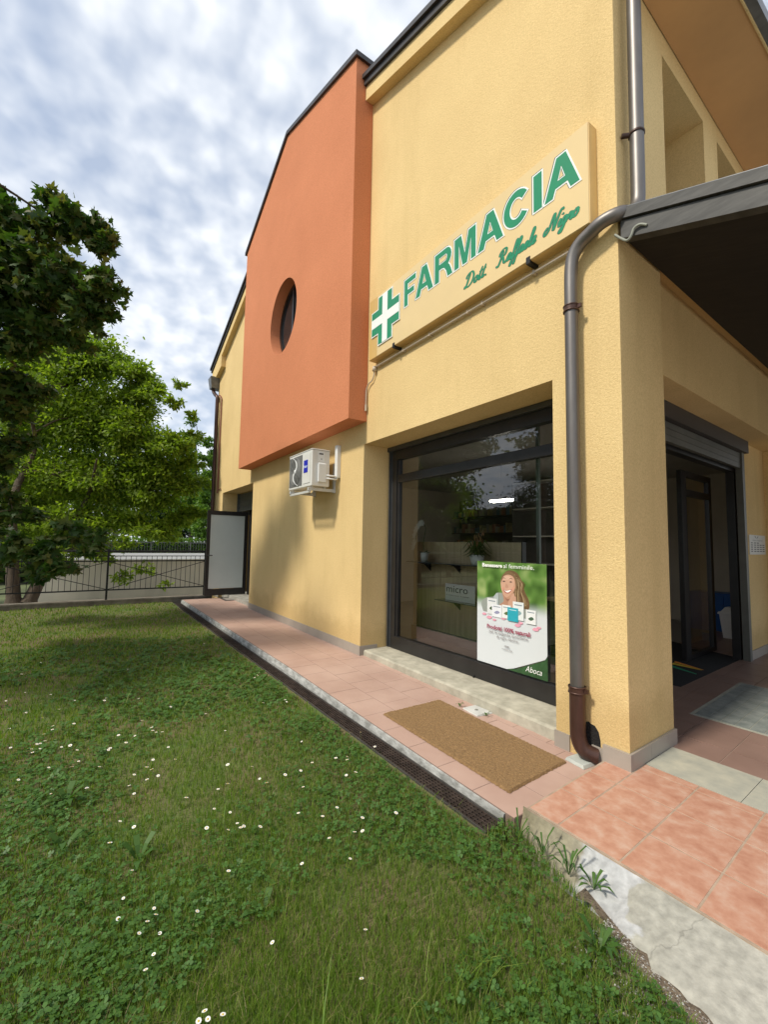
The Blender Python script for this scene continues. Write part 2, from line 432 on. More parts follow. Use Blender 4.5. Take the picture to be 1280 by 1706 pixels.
# concrete strip + portico floor + grey hatch of mosaic
mb = MB()
for a, b in ((-1.58, -1.045), (-1.042, .2), (.203, 2.0)):
    mb.hexa([(a, 3.312, -.1), (b, 3.312, -.1), (b-.02, 3.765, -.1), (a-.02, 3.765, -.1)], [(a, 3.312, .004), (b, 3.312, .004), (b-.02, 3.765, .004), (a-.02, 3.765, .004)])
mb.build('concrete_strip', plain('weathered_concrete', (.46, .44, .35), .85, .15, 6, .3, 60, col2=(.33, .33, .28)), kind='structure')
mb = MB(); mb.cm = 1; mb.box(-2.6, 3, 3.77, 12, -.2, -.004); mb.cm = 0
FT = plain('brown_floor_tile', (.29, .185, .15), .42, .10, 3, .05, 90, col2=(.245, .155, .125))
ys = [3.77, 4.07]
while ys[-1] < 11: ys.append(ys[-1]+.333)
rr = random.Random(9)
for j in range(len(ys)-1):
    u = -1.60-.333*4
    while u < 2:
        ya, yb = ys[j]+.003, ys[j+1]-.003; ua, ub = u+.003, u+.330
        f_ = lambda uu, yy: uu+SK*(yy-3.13)
        if not (ub < -1.68 and yb < 3.9):
            z = rr.uniform(0, .0012)
            mb.hexa([(f_(ua, ya), ya, -.004), (f_(ub, ya), ya, -.004), (f_(ub, yb), yb, -.004), (f_(ua, yb), yb, -.004)],
                    [(f_(ua, ya), ya, z), (f_(ub, ya), ya, z), (f_(ub, yb), yb, z), (f_(ua, yb), yb, z)])
        u += .333
mb.build('portico_floor', [FT, plain('pale_grout', (.42, .31, .25), .9, .1, 9)], kind='structure')
mb = MB()
ha, hb, hy0, hy1 = -1.80, -1.12, 4.68, 6.2
f_ = lambda uu, yy: uu+SK*(yy-4.7)
mb.cm = 1; mb.hexa([(f_(ha-.03, hy0-.03), hy0-.03, .001), (f_(hb, hy0-.03), hy0-.03, .001), (f_(hb, hy1), hy1+.03, .001), (f_(ha-.03, hy1), hy1+.03, .001)],
                   [(f_(ha-.03, hy0-.03), hy0-.03, .003), (f_(hb, hy0-.03), hy0-.03, .003), (f_(hb, hy1), hy1+.03, .003), (f_(ha-.03, hy1), hy1+.03, .003)])
mb.cm = 0; y = hy0; k = 0
while y < hy1-.05:
    u = ha
    while u < hb-.02:
        a, b, c, d = u+.004, min(u+.098, hb), y+.004, min(y+.198, hy1)
        mb.hexa([(f_(a, c), c, .003), (f_(b, c), c, .003), (f_(b, d), d, .003), (f_(a, d), d, .003)], [(f_(a, c), c, .006), (f_(b, c), c, .006), (f_(b, d), d, .006), (f_(a, d), d, .006)])
        u += .10
    y += .20
mb.build('floor_panel', [plain('slate_mosaic', (.155, .18, .17), .6, .3, 7, .3, 40, col2=(.28, .30, .28)), plain('cement_border', (.36, .36, .30), .9, .1, 9)],
         label='grey mosaic panel set in the brown portico floor by the entrance', category='floor panel')

mb = MB(); rr = random.Random(14)
xs_ = np.arange(-1.25, 2.2, .06); a_ = []; b_ = []
for x in xs_:
    yl = np.interp(x, [-1.25, -1.0, -.87, -.6, 0, 2.2], [2.01, 1.90, 1.85, 1.80, 1.6, 1.3]); a_.append((x, yl+(.06 if x > -1.0 else .01), ZG+.004)); b_.append((x, yl-(.05 if x < -1.05 else .13)+rr.uniform(-.05, .05), ZG+.004))
for i in range(len(xs_)-1): mb.quad(b_[i], b_[i+1], a_[i+1], a_[i])
mb.build('bare_earth', plain('gritty_earth', (.22, .17, .12), 1, .3, 14, 1, 70, col2=(.10, .075, .05), bdist=.02), kind='structure')
# concrete apron sloping from the terrace edge to the lawn
def cement(t, b, r, s):
    def nz(sc, det, dist=0, seedoff=0):
        n = t.nodes.new('ShaderNodeTexNoise'); n.inputs['Scale'].default_value = sc; n.inputs['Detail'].default_value = det; n.inputs['Distortion'].default_value = dist
        t.links.new(s, n.inputs['Vector']); return n
    sx = t.nodes.new('ShaderNodeSeparateXYZ'); t.links.new(s, sx.inputs[0])
    edge = nz(5, 5)
    m1 = t.nodes.new('ShaderNodeMath'); m1.operation = 'MULTIPLY_ADD'; t.links.new(edge.outputs['Fac'], m1.inputs[0]); m1.inputs[1].default_value = .55; t.links.new(sx.outputs[0], m1.inputs[2])
    # mossy | white smear | old grey, by place along the edge
    q = t.nodes.new('ShaderNodeMapRange'); q.inputs[1].default_value = -1.5; q.inputs[2].default_value = -.3; t.links.new(m1.outputs[0], q.inputs[0])
    rp = t.nodes.new('ShaderNodeValToRGB'); e = rp.color_ramp.elements
    e[0].position = .0; e[0].color = (.24, .21, .13, 1); e[1].position = 1; e[1].color = (.40, .385, .335, 1)
    for p_, c_ in ((.34, (.30, .275, .20)), (.38, (.42, .425, .42)), (.615, (.46, .465, .465)), (.63, (.37, .36, .31))):
        k = e.new(p_); k.color = (*c_, 1)
    t.links.new(q.outputs[0], rp.inputs[0])
    v = t.nodes.new('ShaderNodeTexVoronoi'); v.feature = 'DISTANCE_TO_EDGE'; v.inputs['Scale'].default_value = 1.9
    wob = nz(4, 4); ad = t.nodes.new('ShaderNodeMixRGB'); ad.blend_type = 'ADD'; ad.inputs[0].default_value = .35; t.links.new(s, ad.inputs[1]); t.links.new(wob.outputs['Color'], ad.inputs[2]); t.links.new(ad.outputs[0], v.inputs['Vector'])
    cr_ = t.nodes.new('ShaderNodeMapRange'); cr_.inputs[1].default_value = 0; cr_.inputs[2].default_value = .008; cr_.inputs[3].default_value = .72; cr_.inputs[4].default_value = 1; t.links.new(v.outputs['Distance'], cr_.inputs[0])
    sp_ = nz(26, 6); r2 = t.nodes.new('ShaderNodeMapRange'); r2.inputs[1].default_value = .3; r2.inputs[2].default_value = .7; r2.inputs[3].default_value = .72; r2.inputs[4].default_value = 1.12; t.links.new(sp_.outputs['Fac'], r2.inputs[0])
    mu = t.nodes.new('ShaderNodeMath'); mu.operation = 'MULTIPLY'; t.links.new(cr_.outputs[0], mu.inputs[0]); t.links.new(r2.outputs[0], mu.inputs[1])
    mm = t.nodes.new('ShaderNodeMixRGB'); mm.blend_type = 'MULTIPLY'; mm.inputs[0].default_value = 1; t.links.new(rp.outputs[0], mm.inputs[1]); t.links.new(mu.outputs[0], mm.inputs[2])
    t.links.new(mm.outputs[0], b.inputs['Base Color'])
APRON = plain('patched_cement', (.4, .4, .37), .9, .1, 5, .5, 35, bdist=.01, extra=cement)
st = [(-1.735, 2.155, .03), (-1.6, 2.11, .05), (-1.42, 2.06, .08), (-1.25, 2.01, .11), (-1.13, 1.955, .13), (-1.0, 1.90, .16), (-.87, 1.85, .18), (-.74, 1.83, .2), (-.6, 1.80, .2), (-.3, 1.7, .2), (0, 1.6, .2), (.6, 1.45, .2), (1.6, 1.3, .2), (4, 1.2, .2)]
mb = MB(); vs = []; r = random.Random(2); NB = 7
xs = np.concatenate([np.arange(-1.735, .0, .045), np.arange(0, 4, .3)])
for x in xs:
    yl = np.interp(x, [a for a, _, _ in st], [b for _, b, _ in st]) + r.uniform(-.012, .012)
    for k in range(NB):
        f = k/(NB-1); y = 2.192+(yl-2.192)*f
        z = -.004-(.105 if x < -1.1 else .088)*f**(.55 if x < -1.1 else 1.1)+r.uniform(-.004, .004)*(0 if k == 0 else 1)
        vs.append((x, y, z if k else -.006))
    vs.append((x, yl-.02, -.22))
fs = [(i*(NB+1)+k, i*(NB+1)+k+1, (i+1)*(NB+1)+k+1, (i+1)*(NB+1)+k) for i in range(len(xs)-1) for k in range(NB)]
mb.smooth = True; mb.add(vs, fs); mb.build('concrete_apron', APRON, kind='structure')

# ================================================================== THE BUILDING
B = thing('pharmacy_building', 'two storey yellow gabled pharmacy with orange bay and shop window', 'building', (-7.76, 3.13, 0))
RX, RZ, SL = -7.765, 8.85, .35
def skewback(u, v, w):
    return (EU(0, w) if u > -1.6 else u, w, v)
mb = MB()
outline = [(XL, -.3), (X4, -.3), (X4, 2.868), (X3, 2.868), (X3, -.3), (X1, -.3), (X1, 2.882), (X2, 2.882), (X2, -.3), (X0, -.3), (X0, RZ-SL*(X0-RX)), (RX, RZ), (XL, RZ-SL*(RX-XL))]
mb.prism([outline], skewback, Y0, YG)
mb.build('gable_wall', YEL, B)
# back part of the long wall's return at the far end, low annex there
mb = MB(); mb.box(-14.12, XL-.002, 3.18, 5.0, -.6, 2.86)
mb.build('annex_wall', YEL, B)
mb = MB(); mb.box(-14.22, XL-.004, 3.12, 5.05, 2.862, 2.93); mb.build('annex_coping', VERGE, B)
mb = MB(); mb.box(XL, XL+.3, YG+.002, 12, -.3, 6.6); mb.build('rear_wall', YEL, B)

# entrance front, upper storey with deep window openings, column below
def YZ(u, v, w): return (EU(w, u), u, v)
mb = MB()
o1 = [(YG+.001, -.2), (3.865, -.2), (3.865, 3.90), (11.5, 3.90), (11.5, 6.4), (YG+.001, 6.4)]
h1 = [(4.045, 4.45), (5.06, 4.45), (5.06, 5.93), (4.045, 5.93)]
h2 = [(5.47, 4.45), (6.45, 4.45), (6.45, 5.955), (5.47, 5.955)]
h3 = [(6.9, 4.45), (7.9, 4.45), (7.9, 5.955), (6.9, 5.955)]
mb.prism([o1, h1, h2, h3], YZ, 0, -.62)
mb.build('entrance_front', YEL, B)
for a, b in ((4.045, 5.06), (5.47, 6.45), (6.9, 7.9)):
    f = MB()
    for (p, q, s, t_) in ((a, b, 4.45, 4.52), (a, b, 5.87, 5.96), (a, a+.07, 4.52, 5.87), (b-.07, b, 4.52, 5.87), ((a+b)/2-.04, (a+b)/2+.04, 4.52, 5.87)):
        f.hexa([(EU(-.72, p), p, s), (EU(-.625, p), p, s), (EU(-.625, q), q, s), (EU(-.72, q), q, s)], [(EU(-.72, p), p, t_), (EU(-.625, p), p, t_), (EU(-.625, q), q, t_), (EU(-.72, q), q, t_)])
    fo = f.build('window', DARKMETAL, B)
    gq = MB(); gq.quad((EU(-.67, a), a, 4.5), (EU(-.67, b), b, 4.5), (EU(-.67, b), b, 5.9), (EU(-.67, a), a, 5.9)); gq.build('pane', GLASS, fo)
# beam over the portico and the wall beyond the door
def ebox(mb, u0, u1, y0, y1, z0, z1):
    mb.hexa([(EU(u0, y0), y0, z0), (EU(u1, y0), y0, z0), (EU(u1, y1), y1, z0), (EU(u0, y1), y1, z0)],
            [(EU(u0, y0), y0, z1), (EU(u1, y0), y0, z1), (EU(u1, y1), y1, z1), (EU(u0, y1), y1, z1)])
mb = MB(); ebox(mb, -.44, -.1, 3.866, 11.5, 3.03, 3.898); mb.build('portico_beam', YEL, B)
mb = MB(); ebox(mb, -.56, -.42, 7.62, 8.62, -.1, 3.028); ebox(mb, -.75, -.2, 8.622, 11.5, -.1, 3.028)
ebox(mb, -.75, -.44, 3.866, 7.60, 2.93, 3.4)
mb.build('entrance_wall', YEL, B)
mb = MB(); ebox(mb, -.55, -.408, 7.622, 8.608, .001, .125)
mb.build('skirting_tiles', PLINTH, B); mb = MB(); ebox(mb, -.74, -.188, 8.61, 11.4, .001, .125)
mb.build('skirting_tiles', PLINTH, B)

# skirting tiles along the long wall
mb = MB()
def skirt(mb, x0, x1, y, z0, z1, t=.012):
    x = x0; 
    while x < x1-.01:
        b = min(x+.33, x1); mb.box(x+.0012, b-.0012, y-t, y, z0, z1); x = b
skirt(mb, X3+.0, X1+.012, Y0-.0005, -.06, .124)
mb.box(X1+.0005, X1+.012, Y0, 3.40, -.06, .124)
mb.build('skirting_tiles', PLINTH, B)
mb = MB(); skirt(mb, XL, X4, Y0-.0005, -.06, .124); mb.build('skirting_tiles', PLINTH, B)
mb = MB()
skirt(mb, X2-.012, X2+.12, Y0-.0005, -.08, .075)
mb.build('skirting_tiles', PLINTH, B); mb = MB()
mb.box(-1.86, -1.775, Y0-.0125, Y0-.0005, -.08, .075)
mb.box(-1.772, X0+.018, Y0-.025, Y0-.0005, -.004, .112)
y = Y0+.0005
for b in (3.42, 3.72, 3.877):
    mb.hexa([(EU(.0006, y), y+.001, -.06), (EU(.018, y), y+.001, -.06), (EU(.018, b), b-.001, -.06), (EU(.0006, b), b-.001, -.06)],
            [(EU(.0006, y), y+.001, .112), (EU(.018, y), y+.001, .112), (EU(.018, b), b-.001, .112), (EU(.0006, b), b-.001, .112)]); y = b
mb.hexa([(X0-.1, 3.8655, -.06), (EU(.018, 3.866), 3.8655, -.06), (EU(.018, 3.877), 3.877, -.06), (X0-.1, 3.877, -.06)], [(X0-.1, 3.8655, .112), (EU(.018, 3.866), 3.8655, .112), (EU(.018, 3.877), 3.877, .112), (X0-.1, 3.877, .112)])
mb.build('skirting_tiles', PLINTH, B)
# broken-out hole at the downpipe: a plate with its inner shade painted black
mb = MB()
hole = [(-1.925, -.03), (-1.80, -.03), (-1.797, .05), (-1.80, .12), (-1.812, .175), (-1.84, .21), (-1.87, .215), (-1.885, .225), (-1.925, .21)]
mb.prism([hole], XZ, Y0-.003, Y0+.01)
mb.build('wall_hole_plate', plain('painted_cavity_dark', (.012, .011, .010), 1, .3, 20, 1, 60, bdist=.02), B)

# orange bay with a round window
CXW, CZW, RW = -7.715, 5.75, .665
circ = [(CXW+RW*math.cos(a*math.pi/24), CZW+RW*1.05*math.sin(a*math.pi/24)) for a in range(48)]
bay = [(-10.265, 3.19), (-5.082, 3.19), (-5.082, 8.476), (-7.765, 9.454), (-10.265, 8.433)]
mb = MB(); mb.prism([bay, circ], XZ, 2.838, 3.127); mb.build('orange_bay', ORA, B)
mb = MB()
for (xa, za), (xb, zb) in (((-10.33, 8.41), (-7.765, 9.456)), ((-7.765, 9.456), (-5.03, 8.455))):
    mb.hexa([(xa, 2.80, za), (xb, 2.80, zb), (xb, 3.6, zb), (xa, 3.6, za)], [(xa, 2.80, za+.075), (xb, 2.80, zb+.075), (xb, 3.6, zb+.075), (xa, 3.6, za+.075)])
mb.build('bay_coping', VERGE, B)
# bay goes up above the gable: its cheeks behind
mb = MB()
mb.prism([[(-10.262, 7.4), (-5.085, 7.4), (-5.085, 8.45), (-7.765, 9.43), (-10.262, 8.41)]], XZ, 3.567, 3.9)
mb.build('bay_parapet', ORA, B)
mb = MB()
ring = [(CXW+(RW-.07)*math.cos(a*math.pi/24), CZW+(RW*1.05-.07)*math.sin(a*math.pi/24)) for a in range(48)]
mb.prism([[(CXW+(RW-.002)*math.cos(a*math.pi/24), CZW+(RW*1.05-.002)*math.sin(a*math.pi/24)) for a in range(48)], ring], XZ, 3.03, 3.10)
mb.box(CXW-.03, CXW+.03, 3.032, 3.098, CZW-RW+.03, CZW+RW-.03)
wr = mb.build('round_window', DARKMETAL, B)
mb = MB(); mb.prism([ring], XZ, 3.06, 3.066, sides=False); mb.build('pane', plain('dark_glazing', (.02, .022, .025), .06, .1, 2, spec=1), wr)

# roof: verge boards and metal edging either side of the bay, roof slabs, eaves
def slope(side, d, off=0): return (RX+side*d, RZ-SL*d+off)
for side, d0, d1 in ((1, 2.69, 6.66), (-1, 2.51, 6.45)):
    (xa, za), (xb, zb) = slope(side, d0, -.01), slope(side, d1, -.01)
    poly = [(xa, za), (xb, zb), (xb, zb+.21), (xa, za+.21)]
    if side < 0:
        x5, z5 = slope(side, 5.35, -.01)
        poly = [(xa, za), (x5, z5), (x5, z5-.32), (xb+.15, zb-.16), (xb, zb-.02), (xb, zb+.21), (xa, za+.21)]
    if side < 0: poly = poly[::-1]
    mb = MB(); mb.prism([poly], XZ, 3.0, 3.129); mb.build('verge_board', YEL, B)
    mb = MB()
    mb.prism([[(xa, za+.212), (xb+side*.03, zb+.212-.01), (xb+side*.03, zb+.285), (xa, za+.295)]][0:1], XZ, 2.965, 3.6)
    mb.prism([[(xa, za+.297), (xb+side*.06, zb+.287), (xb+side*.06, zb+.345), (xa, za+.365)]][0:1], XZ, 2.93, 3.6)
    mb.build('verge_flashing', VERGE, B)
mb = MB()
for side in (1, -1):
    (xa, za), (xb, zb) = (RX, RZ+.05), slope(side, 6.2, .02)
    mb.hexa([(xa, 3.45, za), (xb, 3.45, zb), (xb, 12, zb), (xa, 12, za)], [(xa, 3.45, za+.2), (xb, 3.45, zb+.2), (xb, 12, zb+.2), (xa, 12, za+.2)])
mb.build('roof', plain('roof_tile', (.25, .11, .07), .9, .25, 4), B)
mb = MB(); mb.hexa([(EU(.001, 2.99), 3.131, 6.15), (-1.145, 3.131, 6.15), (-1.145, 12, 6.15), (EU(.001, 12), 12, 6.15)], [(EU(.001, 2.99), 3.131, 6.5), (-1.145, 3.131, 6.34), (-1.145, 12, 6.34), (EU(.001, 12), 12, 6.5)])
mb.build('eave_soffit', plain('painted_soffit', (.62, .36, .16), .9, .06, 1.5, .2, 60), B)
mb = MB(); mb.box(-1.143, -1.13, 3.131, 12, 6.14, 6.26); mb.build('fascia_board', YEL, B)
gu = MB()
gu.box(-1.128, -1.075, 2.97, 12, 6.16, 6.172); gu.box(-1.075, -1.063, 2.97, 12, 6.16, 6.27)
gu.build('gutter', GREYMETAL, B)
gu = MB(); gu.box(-14.38, -14.24, 3.0, 12, 6.28, 6.295); gu.box(-14.38, -14.365, 3.0, 12, 6.295, 6.40); gu.build('gutter', GREYMETAL, B)

# lean-to canopy over the entrance
mb = MB()
def cz(x, z): return z-.35*(x+1.594)
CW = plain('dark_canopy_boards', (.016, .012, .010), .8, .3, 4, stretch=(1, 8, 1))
y0 = 3.14
vs0 = [(-1.575, cz(-1.575, 3.80)), (2.4, cz(2.4, 3.80))]
mb.hexa([(-1.575, y0+.05, cz(-1.575, 3.80)), (2.4, y0+.05, cz(2.4, 3.80)), (2.4, 12, cz(2.4, 3.80)), (-1.97, 12, cz(-1.575, 3.80))],
        [(-1.575, y0+.05, cz(-1.575, 3.95)), (2.4, y0+.05, cz(2.4, 3.95)), (2.4, 12, cz(2.4, 3.95)), (-1.97, 12, cz(-1.575, 3.95))])
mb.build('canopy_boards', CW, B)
mb = MB()
for za, zb, ya in ((3.762, 3.895, 3.105), (3.893, 3.905, 3.13), (3.905, 3.985, 3.085)):
    a, b = -1.56, 2.45
    mb.hexa([(a, ya, cz(a, za)), (b, ya, cz(b, za)), (b, 3.188, cz(b, za)), (a, 3.188, cz(a, za))], [(a, ya, cz(a, zb)), (b, ya, cz(b, zb)), (b, 3.188, cz(b, zb)), (a, 3.188, cz(a, zb))])
mb.build('canopy_fascia', plain('weathered_fascia', (.065, .063, .058), .6, .3, 5, metal=.1, stretch=(1, 1, 6)), B)
mb = MB(); mb.hexa([(-1.58, 3.10, cz(-1.58, 3.987)), (2.45, 3.10, cz(2.45, 3.987)), (2.45, 12, cz(2.45, 3.987)), (-1.98, 12, cz(-1.58, 3.987))],
                   [(-1.58, 3.10, cz(-1.58, 3.999)), (2.45, 3.10, cz(2.45, 3.999)), (2.45, 12, cz(2.45, 3.999)), (-1.98, 12, cz(-1.58, 3.999))])
mb.build('canopy_roof', GREYMETAL, B)

# shop window
SW = MB()
f0 = -5.062
SW.box(f0, X2+.02, YG+.002, YG+.09, .075, .245)
SW.box(f0, X2+.02, YG+.002, YG+.09, 2.69, 2.90)
SW.box(f0, f0+.10, YG+.002, YG+.09, .245, 2.69)
SW.box(-2.30, X2+.02, YG+.002, YG+.09, .245, 2.69)
SW.box(f0+.10, -2.30, YG+.012, YG+.085, 2.365, 2.475)
SW.box(f0+.10, f0+.135, YG+.02, YG+.08, .245, 2.69)
SW.box(-3.475, -3.455, YG-.012, YG+.002, .045, .095)
sw = SW.build('shop_window', DARKMETAL, B, bevel=.003)
mb = MB(); mb.box(X1+.003, f0-.002, YG+.003, YG+.10, .08, 2.90); mb.box(f0-.045, f0-.025, YG-.03, YG+.003, .09, 2.86); mb.box(X1+.003, X2, YG-.04, YG+.0, 2.82, 2.878)
mb.build('shutter_guide', plain('guide_steel', (.10, .105, .11), .4, .15, 5, metal=.6), sw)
mb = MB(); mb.quad((f0+.13, YG+.05, .24), (-2.29, YG+.05, .24), (-2.29, YG+.05, 2.37), (f0+.13, YG+.05, 2.37)); mb.build('pane', GLASS, sw)
mb = MB(); mb.quad((f0+.13, YG+.052, 2.47), (-2.29, YG+.052, 2.47), (-2.29, YG+.052, 2.70), (f0+.13, YG+.052, 2.70)); mb.build('pane', GLASS, sw)
mb = MB()
r = random.Random(4); xs = np.linspace(X1+.003, X2-.003, 60); rg = []
for x in xs:
    j = r.uniform(-.005, .005)
    rg.append([(x, YG+.07, .074), (x, 3.205+j, .070+zw(x)*.3), (x, 3.185+j, .055+zw(x)*.4), (x, 3.18+j, -.06)])
mb.add([p for q in rg for p in q], [(i*4+k, i*4+k+1, (i+1)*4+k+1, (i+1)*4+k) for i in range(59) for k in range(3)])
mb.quad(*rg[-1]); mb.quad(*reversed(rg[0]))
mb.build('window_sill', plain('sill_concrete', (.47, .44, .35), .9, .2, 8, .6, 40, col2=(.32, .30, .235)), B)

# side door opening: threshold, shutter box, frame, leaf standing open
mb = MB(); mb.box(X4, X3, 3.22, 3.95, -.05, .075); mb.build('door_threshold', CONC, B)
mb = MB()
for k in range(7): mb.box(X4+.05, X3-.05, YG+.02+.012*(k % 2), YG+.1, 2.36+k*.07, 2.36+k*.07+.066)
mb.box(X4+.0, X4+.05, YG-.03, YG+.1, .08, 2.868)
mb.build('roller_shutter', plain('shutter_slats', (.11, .12, .115), .5, .15, 5, metal=.3), B)
mb = MB()
mb.box(-12.05, -11.93, YG+.12, YG+.2, .08, 2.34); mb.box(X4+.0, X3, YG+.12, YG+.2, 2.25, 2.36); mb.box(-11.0, -10.9, YG+.12, YG+.2, .08, 2.25); mb.box(X4, X4+.1, YG+.12, YG+.2, .08, 2.25)
fr = mb.build('side_door_frame', DARKMETAL, B)
lx0, lx1, ly0, ly1 = -12.14, -12.09, 2.60, 3.66
mb = MB()
mb.box(lx0, lx1, ly0, ly0+.085, .085, 2.31); mb.box(lx0, lx1, ly1-.085, ly1, .085, 2.31)
mb.box(lx0, lx1, ly0+.085, ly1-.085, .085, .25); mb.box(lx0, lx1, ly0+.085, ly1-.085, 2.20, 2.31)
lf = mb.build('open_door', DARKMETAL, B)
mb = MB(); mb.box(lx0+.018, lx1-.018, ly0+.08, ly1-.08, .26, 2.21); mb.build('frosted_pane', plain('frosted_glass', (.60, .66, .63), .3, .03, 2, spec=.6), lf)
mb = MB(); mb.tube([(lx1, ly0+.04, 1.13), (lx1+.05, ly0+.04, 1.13), (lx1+.05, ly0+.15, 1.13)], .011, 8); mb.build('handle', DIRT, lf)
mb = MB(); mb.box(X4+.05, X3-.05, 5.0, 5.03, -.05, 3.0); mb.build('indoor_partition', plain('dim_partition', (.10, .06, .045), .8, .1, 3), B)

# indoors: the shop behind the glass
mb = MB()
mb.box(-9.4, -1.9, YG+.13, 11.9, -.12, -.012)
mb.build('indoor_floor', plain('indoor_floor_tile', (.22, .21, .19), .35, .1, 3), B)
mb = MB(); mb.box(-9.9, -9.6, YG+.002, 12, -.1, 3.3); mb.box(-9.6, -2.35, 10.6, 10.8, -.1, 3.3); mb.build('indoor_wall', INWALL, B)
mb = MB(); mb.box(-9.9, -2.40, YG+.002, 12, 3.05, 3.2); mb.build('indoor_ceiling', plain('indoor_ceiling_paint', (.55, .53, .48), .9, .05, 2), B)
mb = MB(); mb.box(XL+.3, -1.9, YG+.002, 11.9, 3.92, 4.0); mb.build('upper_floor', INWALL, B)

# entrance door: frame, glazed leaf standing inwards, shutter box above
mb = MB()
ebox(mb, -.60, -.50, 7.50, 7.615, 0, 2.93); ebox(mb, -.60, -.50, 3.87, 4.0, 0, 2.93); ebox(mb, -.60, -.50, 4.0, 7.5, 2.60, 2.93)
ed = mb.build('entrance_door_frame', DARKMETAL, B)
mb = MB(); ebox(mb, -.50, -.36, 3.88, 7.66, 2.86, 3.028); mb.build('shutter_box', plain('shutter_box_metal', (.045, .04, .038), .5, .1, 4), B)
mb = MB()
for k in range(3): ebox(mb, -.47+.006*(k % 2), -.42, 3.9, 7.55, 2.64+k*.072, 2.64+k*.072+.068)
ebox(mb, -.48, -.40, 7.5, 7.6, 0, 2.86)
mb.build('raised_shutter', plain('entrance_shutter_slats', (.10, .10, .085), .5, .15, 4), B)
mb = MB()
LU = -.93
for a in ((6.75, 6.92, 0, 2.6), (7.80, 7.90, 0, 2.6)): ebox(mb, LU-.03, LU+.03, *a)
ebox(mb, LU-.03, LU+.03, 6.92, 7.80, 2.52, 2.6); ebox(mb, LU-.03, LU+.03, 6.92, 7.80, 2.25, 2.34); ebox(mb, LU-.03, LU+.03, 6.92, 7.80, .01, .06)
lf2 = mb.build('glazed_door', DARKMETAL, B)
mb = MB(); mb.quad((EU(LU, 6.9), 6.9, .05), (EU(LU, 7.84), 7.84, .05), (EU(LU, 7.84), 7.84, 2.54), (EU(LU, 6.9), 6.9, 2.54)); mb.build('pane', GLASS, lf2)

# ================================================================== THINGS ON AND AROUND THE BUILDING
# ---- sign
sg = thing('pharmacy_sign', 'long flat cream wall sign with green lettering and green cross', 'sign', (-3.3, 3.06, 4.3))
mb = MB(); mb.box(-4.872, -1.742, 3.022, 3.129, 3.948, 4.775)
mb.build('sign_box', plain('cream_sign_side', (.66, .44, .17), .5, .06, 3), sg, bevel=.004)
mb = MB(); mb.box(-4.68, -1.748, 3.016, 3.0215, 3.954, 4.769)
mb.build('sign_face', plain('cream_acrylic', (.72, .54, .265), .35, .03, 2), sg)
mb = MB(); mb.box(-4.866, -4.682, 3.016, 3.0215, 3.954, 4.769)
mb.build('end_strip', plain('ochre_end_strip', (.62, .40, .13), .35, .04, 2), sg)  # end strip in a deeper ochre than the rest of the face
GREEN = plain('sign_green', (.004, .23, .10), .35, .08, 3); WH = plain('sign_white', (.82, .84, .80), .4, .02, 3); LETTER_SHADE = plain('sign_letter_shade', (.055, .09, .10), .5, .1, 4)
YF = 3.016
def SP(x0, z0): return lambda u, v, w: (x0+u, w, z0+v)
letters = [('F', -4.083, -3.867), ('A', -3.864, -3.555), ('R', -3.525, -3.245), ('M', -3.213, -2.913), ('A', -2.885, -2.570), ('C', -2.56, -2.280), ('I', -2.238, -2.155), ('A', -2.13, -1.815)]
def plan(ch):
    """bold capital outlines in a unit box: list of loops (outer, holes)"""
    t = .26; h = .17
    if ch == 'F': return [[(0, 0), (.30, 0), (.30, .40), (.86, .40), (.86, .58), (.30, .58), (.30, .82), (1, .82), (1, 1), (0, 1)]]
    if ch == 'I': return [[(0, 0), (1, 0), (1, 1), (0, 1)]]
    if ch == 'A': return [[(0, 0), (.245, 0), (.325, .21), (.675, .21), (.755, 0), (1, 0), (.635, 1), (.365, 1)], [(.39, .38), (.61, .38), (.5, .72)]]
    if ch == 'M': return [[(0, 0), (.21, 0), (.21, .72), (.40, 0), (.60, 0), (.79, .72), (.79, 0), (1, 0), (1, 1), (.68, 1), (.5, .34), (.32, 1), (0, 1)]]
    if ch == 'R':
        o = [(0, 0), (.25, 0), (.25, .40), (.42, .40), (.55, .36), (.66, .22), (.74, 0), (1.0, 0), (.92, .20), (.84, .35), (.76, .425)]
        for k in range(2, 9):
            a = -math.pi/2+math.pi*k/8; o.append((.66+.28*math.cos(a), .715+.285*math.sin(a)))
        o += [(0, 1)]
        hl = [(.25, .58), (.60, .58)]
        for k in range(7):
            a = -math.pi/2+math.pi*k/6; hl.append((.62+.09*math.cos(a), .70+.115*math.sin(a)))
        hl += [(.25, .815)]
        return [o, hl]
    if ch == 'C':
        o = []
        for k in range(25):
            a = math.radians(36+288*k/24); o.append((.5+.5*math.cos(a)*1.02, .5+.5*math.sin(a)))
        for k in range(25):
            a = math.radians(324-288*k/24); o.append((.5+.26*math.cos(a)*1.02, .5+.30*math.sin(a)))
        return [o]
def offset(loop, d, ccw):
    n = len(loop); out = []
    for i in range(n):
        p0 = Vector(loop[i-1]); p = Vector(loop[i]); p1 = Vector(loop[(i+1) % n])
        a = (p-p0).normalized(); b = (p1-p).normalized()
        na = Vector((a.y, -a.x)); nb = Vector((b.y, -b.x))
        m = na+nb
        if m.length < 1e-6: m = na
        m.normalize(); k = d/max(.5, m.dot(na))
        if not ccw: k = -k
        out.append((p.x+m.x*k, p.y+m.y*k))
    return out
def area(lp): return sum(lp[i][0]*lp[(i+1) % len(lp)][1]-lp[(i+1) % len(lp)][0]*lp[i][1] for i in range(len(lp)))
names_ = {}
